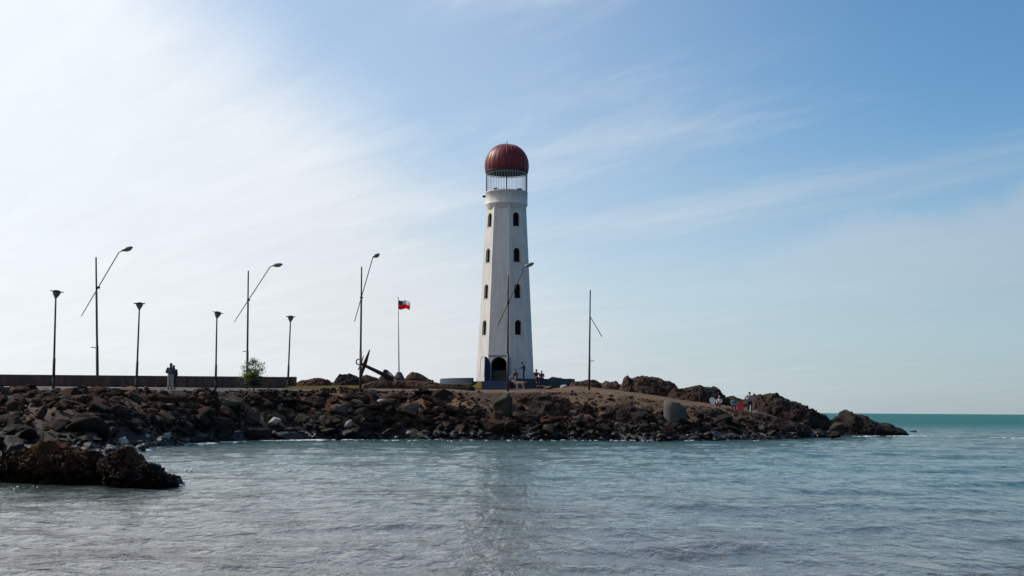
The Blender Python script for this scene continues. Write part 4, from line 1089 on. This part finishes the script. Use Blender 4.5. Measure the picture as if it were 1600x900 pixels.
# couple by the brown wall (seen from behind, looking out over the wall)
Dp = 84.5; g = at(266, 609, Dp); gz_ = ground_z(266, Dp) + .02
g.z = max(g.z, gz_ + .05)
person(g, R(8), J_(STAND, lwr=(-.13, .2, 1.05), lel=(-.27, .0, 1.15), rwr=(.15, .22, 1.06), rel=(.25, .02, 1.14), lan=(-.12, 0, .09)), (.085, .075, .10), (.32, .28, .235), (.035, .022, .02), 'person in lavender grey top and pale trousers standing by the brown wall', scale=1.0, hat='long')
g2 = at(270.2, 609, Dp + .45); g2.z = g.z
person(g2, R(25), J_(STAND, lwr=(-.15, .2, 1.1)), (.05, .045, .055), (.03, .03, .035), (.03, .02, .018), 'person in dark clothes half hidden close behind the one in pale trousers', scale=.93)
# at the lighthouse
wz = wz1 - .06
p = Vector(polar(RW - .2, R(9), wz)); p.x = at(806, 590, p.y).x; p.z = wz
person(p, R(160), J_(SIT, lan=(-.12, .42, -.38), rkn=(.32, .40, .12), ran=(.5, .62, -.30), rel=(.28, .1, .3), rwr=(.2, .35, .2), look=(-.5, 1, 0)), (.16, .13, .10), (.22, .20, .19), (.03, .02, .02), 'person in black vest and pale trousers sitting beside the lighthouse door', vest=(.018, .018, .02), shoe_c=(.5, .48, .45), scale=1.12)
p = at(818, 590, LD - 5.2); p.z = LZ + .1
person(p, R(95), J_(STAND, rel=(.22, .2, 1.18), rwr=(.16, .42, 1.15), lel=(-.2, .16, 1.15), lwr=(-.12, .4, 1.12), neck=(0, .06, 1.47), head=(0, .12, 1.61), look=(0, 1, -.35)), (.035, .05, .10), (.03, .04, .075), (.02, .015, .015), 'person in dark blue clothes standing sideways in front of the lighthouse wall', scale=1.12)
p = Vector(polar(RW - .2, R(25), wz)); q_ = at(837, 590, p.y); p.x = q_.x
person(p, R(200), J_(SIT, lel=(-.34, .1, .38), lwr=(-.52, .15, .3)), (.10, .10, .09), (.045, .045, .06), (.03, .022, .02), 'person in grey top sitting on the blue wall by the lighthouse corner', vest=(.03, .03, .03), scale=1.1)
p = Vector(polar(RW - .2, R(33), wz)); p.x = at(846, 590, p.y).x
person(p, R(185), SIT, (.13, .025, .03), (.035, .035, .06), (.03, .022, .02), 'smaller person in dark red top sitting rightmost on the blue wall', scale=.95)
# bodyboarders on the right
p = at(1125, 633, 106); 
person(p, R(150), J_(SIT, look=(-.2, 1, -.1)), (.45, .33, .34), (.09, .035, .04), (.45, .38, .36), 'person in a pale pink hooded top sitting beside the white bodyboard', scale=.86)
p = at(1147.5, 635, 105.2)
person(p, R(165), J_(SIT, look=(.4, 1, -.2), head=(.05, .18, .74)), (.03, .14, .16), (.02, .025, .06), (.025, .02, .02), 'person in a teal top sitting just left of the red bodyboard', scale=.86)
p = at(1171.5, 645, 107.5)
person(p, R(175), J_(STAND, rel=(.36, 0, 1.16), rwr=(.2, .1, .98), lel=(-.36, 0, 1.16), lwr=(-.2, .1, .98)), (.24, .20, .25), (.02, .018, .02), (.03, .02, .02), 'person in pale lilac shirt standing hands on hips by the dark ridge', scale=1.0, long_sleeve=True)
def board(px, py, D, w, h, mat, label, rz, tilt):
    c = at(px, py, D); s = D / F; n = 20; prof = []
    for k in range(n):
        q = 2 * math.pi * k / n; x = math.sin(q); z = -math.cos(q)
        ww = (abs(x) ** .75) * (1 if x > 0 else -1) * (1 - .12 * z); prof.append((ww * w * s / 2, z * h * s / 2))
    Rm = Matrix.Rotation(rz, 3, 'Z') @ Matrix.Rotation(tilt, 3, 'Y') @ Matrix.Rotation(R(-12), 3, 'X')
    root = empty('bodyboard', c - Vector((0, 0, h * s / 2)), label, 'bodyboard')
    def lay(y0, y1, sc, name, mt):
        v = [c + Rm @ Vector((x * sc, y0, z * sc)) for x, z in prof] + [c + Rm @ Vector((x * sc, y1, z * sc)) for x, z in prof]
        return MB().add(v, [tuple(range(n))[::-1], tuple(range(n, 2 * n))] + [(i, (i + 1) % n, n + (i + 1) % n, n + i) for i in range(n)]).build(name, mt, root, bevel=.008)
    lay(-.03, .0, 1.0, 'slick', mat); lay(.0, .03, .98, 'deck', plain('board_deck', (.3, .3, .3), .6))
board(1156.5, 637.5, 103.5, 10.5, 20, plain('red_foam_board', (.55, .022, .022), .45), 'bright red bodyboard standing on the ground beside the teal-topped person', R(8), R(-8))
board(1113.5, 626, 105.5, 9, 11, plain('white_foam_board', (.50, .54, .55), .45), 'white bodyboard leaning against the steep dark rock', R(-10), R(-35))
o = MB().tube([at(1166, 644, 104.5), at(1169, 643, 104.3), at(1172.5, 644, 104.5), at(1172.8, 633, 104.6)], [.06, .06, .05, .03], 8).build('swim_fin', plain('pale_rubber', (.42, .42, .36), .6), None, True, origin=at(1171, 645, 104.5)); tag(o, 'pale upright swim fin on the rocks in front of the standing bodyboarder', 'swim fin')
o = MB().tube([at(1175, 645.5, 104.8), at(1181, 644, 104.8), at(1184, 640.5, 105)], [.05, .07, .03], 8).build('swim_fin', plain('grey_rubber', (.25, .25, .27), .6), None, True, origin=at(1178, 646, 104.8)); tag(o, 'grey curved swim fin lying right of the pale upright one', 'swim fin')

# dog
def dog():
    D = 122.5; g = at(812, 607.3, D); root = empty('dog', g, 'pale tan dog standing below the blue wall beside the steps', 'dog'); root.rotation_euler = (0, 0, R(180)) ; mb = MB()
    # local: +X is forward (rotated to face left)
    mb.ell((.20, 0, .52), (.22, .13, .17)); cap(mb, (.2, 0, .53), .14, (-.25, 0, .55), .115); mb.ell((-.30, 0, .54), (.16, .12, .14))
    cap(mb, (.32, 0, .58), .10, (.50, 0, .66), .075); mb.ell((.56, 0, .69), (.11, .075, .08)); cap(mb, (.62, 0, .665), .045, (.74, 0, .64), .03)
    for s in (-1, 1):
        cap(mb, (.52, .06 * s, .75), .028, (.49, .085 * s, .68), .014)
        chain(mb, [(.26, .08 * s, .45), (.24 + .05 * s, .085 * s, .24), (.25 + .08 * s, .085 * s, .05), (.31 + .08 * s, .085 * s, .03)], [.065, .038, .027, .03])
        chain(mb, [(-.34, .08 * s, .46), (-.27 + .03 * s, .085 * s, .30), (-.42 + .05 * s, .085 * s, .19), (-.37 + .06 * s, .085 * s, .05), (-.31 + .06 * s, .085 * s, .03)], [.09, .05, .03, .026, .03])
    chain(mb, [(-.42, 0, .60), (-.58, 0, .62), (-.74, 0, .70)], [.035, .028, .015])
    fur = plain('tan_fur', (.45, .28, .19), .9, 0, .3, 5, .3)
    remesh(mb, .02, 'body', fur, root, None, 2)
    MB().ell((.775, 0, .648), (.014, .016, .014), None, 8, 6).build('nose', m_iron, root, True).location = (0, 0, 0)
dog()

# ------------------------------------------------------------------ shrub by the wall
def leaves(n, c, r, size, mat, name, parent, seed, hollow=.35, keep=None):
    g = np.random.default_rng(seed); v = []; f = []; k = 0
    clumps = [(np.array([g.normal(), g.normal(), g.normal()])) for _ in range(26)]
    clumps = [q / np.linalg.norm(q) * g.uniform(hollow, 1) for q in clumps]
    for _ in range(n):
        q = clumps[g.integers(len(clumps))] + g.normal(size=3) * .15
        p = np.array(c) + q * np.array(r)
        a = g.normal(size=3); a /= np.linalg.norm(a); b = np.cross(a, g.normal(size=3)); b /= np.linalg.norm(b); s = size * g.uniform(.6, 1.3)
        v += [tuple(p - a * s), tuple(p + b * s * .45), tuple(p + a * s), tuple(p - b * s * .45)]; f.append((k, k + 1, k + 2, k + 3)); k += 4
    o = MB().add(v, f).build(name, mat, parent); o['kind'] = 'stuff'; return o
D = 93.5; base = at(396, 609, D); base.z = ground_z(396, D)
shrub = empty('shrub', base, 'leafy green shrub with a sparse round crown growing in front of the brown wall', 'shrub'); s = D / F
cc = at(398, 574, D); tr = MB(); g_ = np.random.default_rng(5)
j0 = base + Vector((0, 0, .7))
tr.tube([base - Vector((0, 0, .1)), base + Vector((.03, 0, .35)), j0], [.06, .045, .04], 8)
for k in range(16):
    q = g_.normal(size=3); q /= np.linalg.norm(q); e = cc + Vector((q[0] * 17 * s, q[1] * 15 * s, q[2] * 12 * s)); m_ = j0.lerp(e, .5) + Vector((g_.normal() * .08, g_.normal() * .08, .1))
    tr.tube([j0, m_, e], [.022, .012, .004], 5)
tr.build('trunk', m_bark, shrub, True)
leaves(1500, cc, (18.5 * s, 15 * s, 13 * s), .058, m_leaf, 'crown', shrub, 9, .45)
leaves(1700, at(392, 586, D - .2), (20 * s, 15 * s, 8 * s), .06, m_leafb, 'lower_foliage', shrub, 10, .2)
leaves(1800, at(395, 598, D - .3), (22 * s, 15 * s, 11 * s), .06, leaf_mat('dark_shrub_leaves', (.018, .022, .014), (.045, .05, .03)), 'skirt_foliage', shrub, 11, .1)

# dry grass strip and tufts
v = []; f = []; k = 0
def tuft(p, n, h, sp):
    global k
    for _ in range(n):
        a = rng.uniform(0, 6.28); q = Vector((p.x + rng.normal() * sp, p.y + rng.normal() * sp, p.z)); w = .012; hh = h * rng.uniform(.5, 1.2); ln = rng.normal(size=2) * h * .35
        v.extend([(q.x - w * math.cos(a), q.y - w * math.sin(a), q.z - .05), (q.x + w * math.cos(a), q.y + w * math.sin(a), q.z - .05), (q.x + ln[0], q.y + ln[1], q.z + hh)]); f.append((k, k + 1, k + 2)); k += 3
for _ in range(330):
    px = rng.uniform(452, 562); P = line_pts(px); q = P[2].lerp(P[3], rng.uniform(.55, .9)); q.z += .12; tuft(q, 16, .16, .16)
for _ in range(160):
    px = rng.uniform(840, 1040); q = surf(px, rng.uniform(.6, 1.3)); q.z += .1; tuft(q, 8, .14, .12)
o = MB().add(v, f).build('dry_grass', m_dry, None); tag(o, 'thin yellow dry grass along the plateau edge', 'grass', kind='stuff')

# ------------------------------------------------------------------ foam
v_, f_ = ICO[1]; fv, ff, off = [], [], 0
def foam(p, r, h=.03):
    global off
    q = v_ * np.array([r * rng.uniform(.7, 1.8), r * rng.uniform(.5, .9), h]) * (1 + .3 * rng.random(len(v_)))[:, None] + np.array([p.x, p.y, .02]); fv.append(q); ff.append(f_ + off); off += len(v_)
def foam_run(a, b, n, r, jit=.5, sky_=0):
    for _ in range(n):
        t = rng.random(); px = a[0] + (b[0] - a[0]) * t; py = a[1] + (b[1] - a[1]) * t + rng.normal() * jit; foam(wpt(px, py), r * rng.uniform(.3, 1.2))
foam_run((225, 702), (260, 694), 90, .15, 2.0); foam_run((258, 693.5), (335, 693), 90, .16, .9); foam_run((345, 691), (450, 689), 150, .22, .6)
foam_run((455, 688.2), (505, 688), 80, .3, .6); foam_run((520, 688), (700, 688.4), 60, .18, .5)
foam_run((1335, 682.5), (1375, 681.8), 20, .25, .25); foam_run((1390, 681.8), (1450, 681.6), 40, .28, .2); foam_run((1450, 682.8), (1600, 685.2), 50, .3, .25)
foam_run((10, 765), (60, 764), 22, .025, 1.3); foam_run((255, 737), (300, 735), 14, .03, 1.0); foam_run((275, 750), (290, 756), 8, .03, .8)
foam_run((-5, 716), (30, 712), 30, .12, 1.2); foam_run((700, 688.6), (1280, 688.6), 40, .14, .4)
foam_run((430, 735), (470, 739), 9, .05, 1.2)
o = mesh_np('sea_foam', np.concatenate(fv), np.concatenate(ff), m_foam); tag(o, 'white foam and spray where ripples meet the rocks', 'foam', kind='stuff')
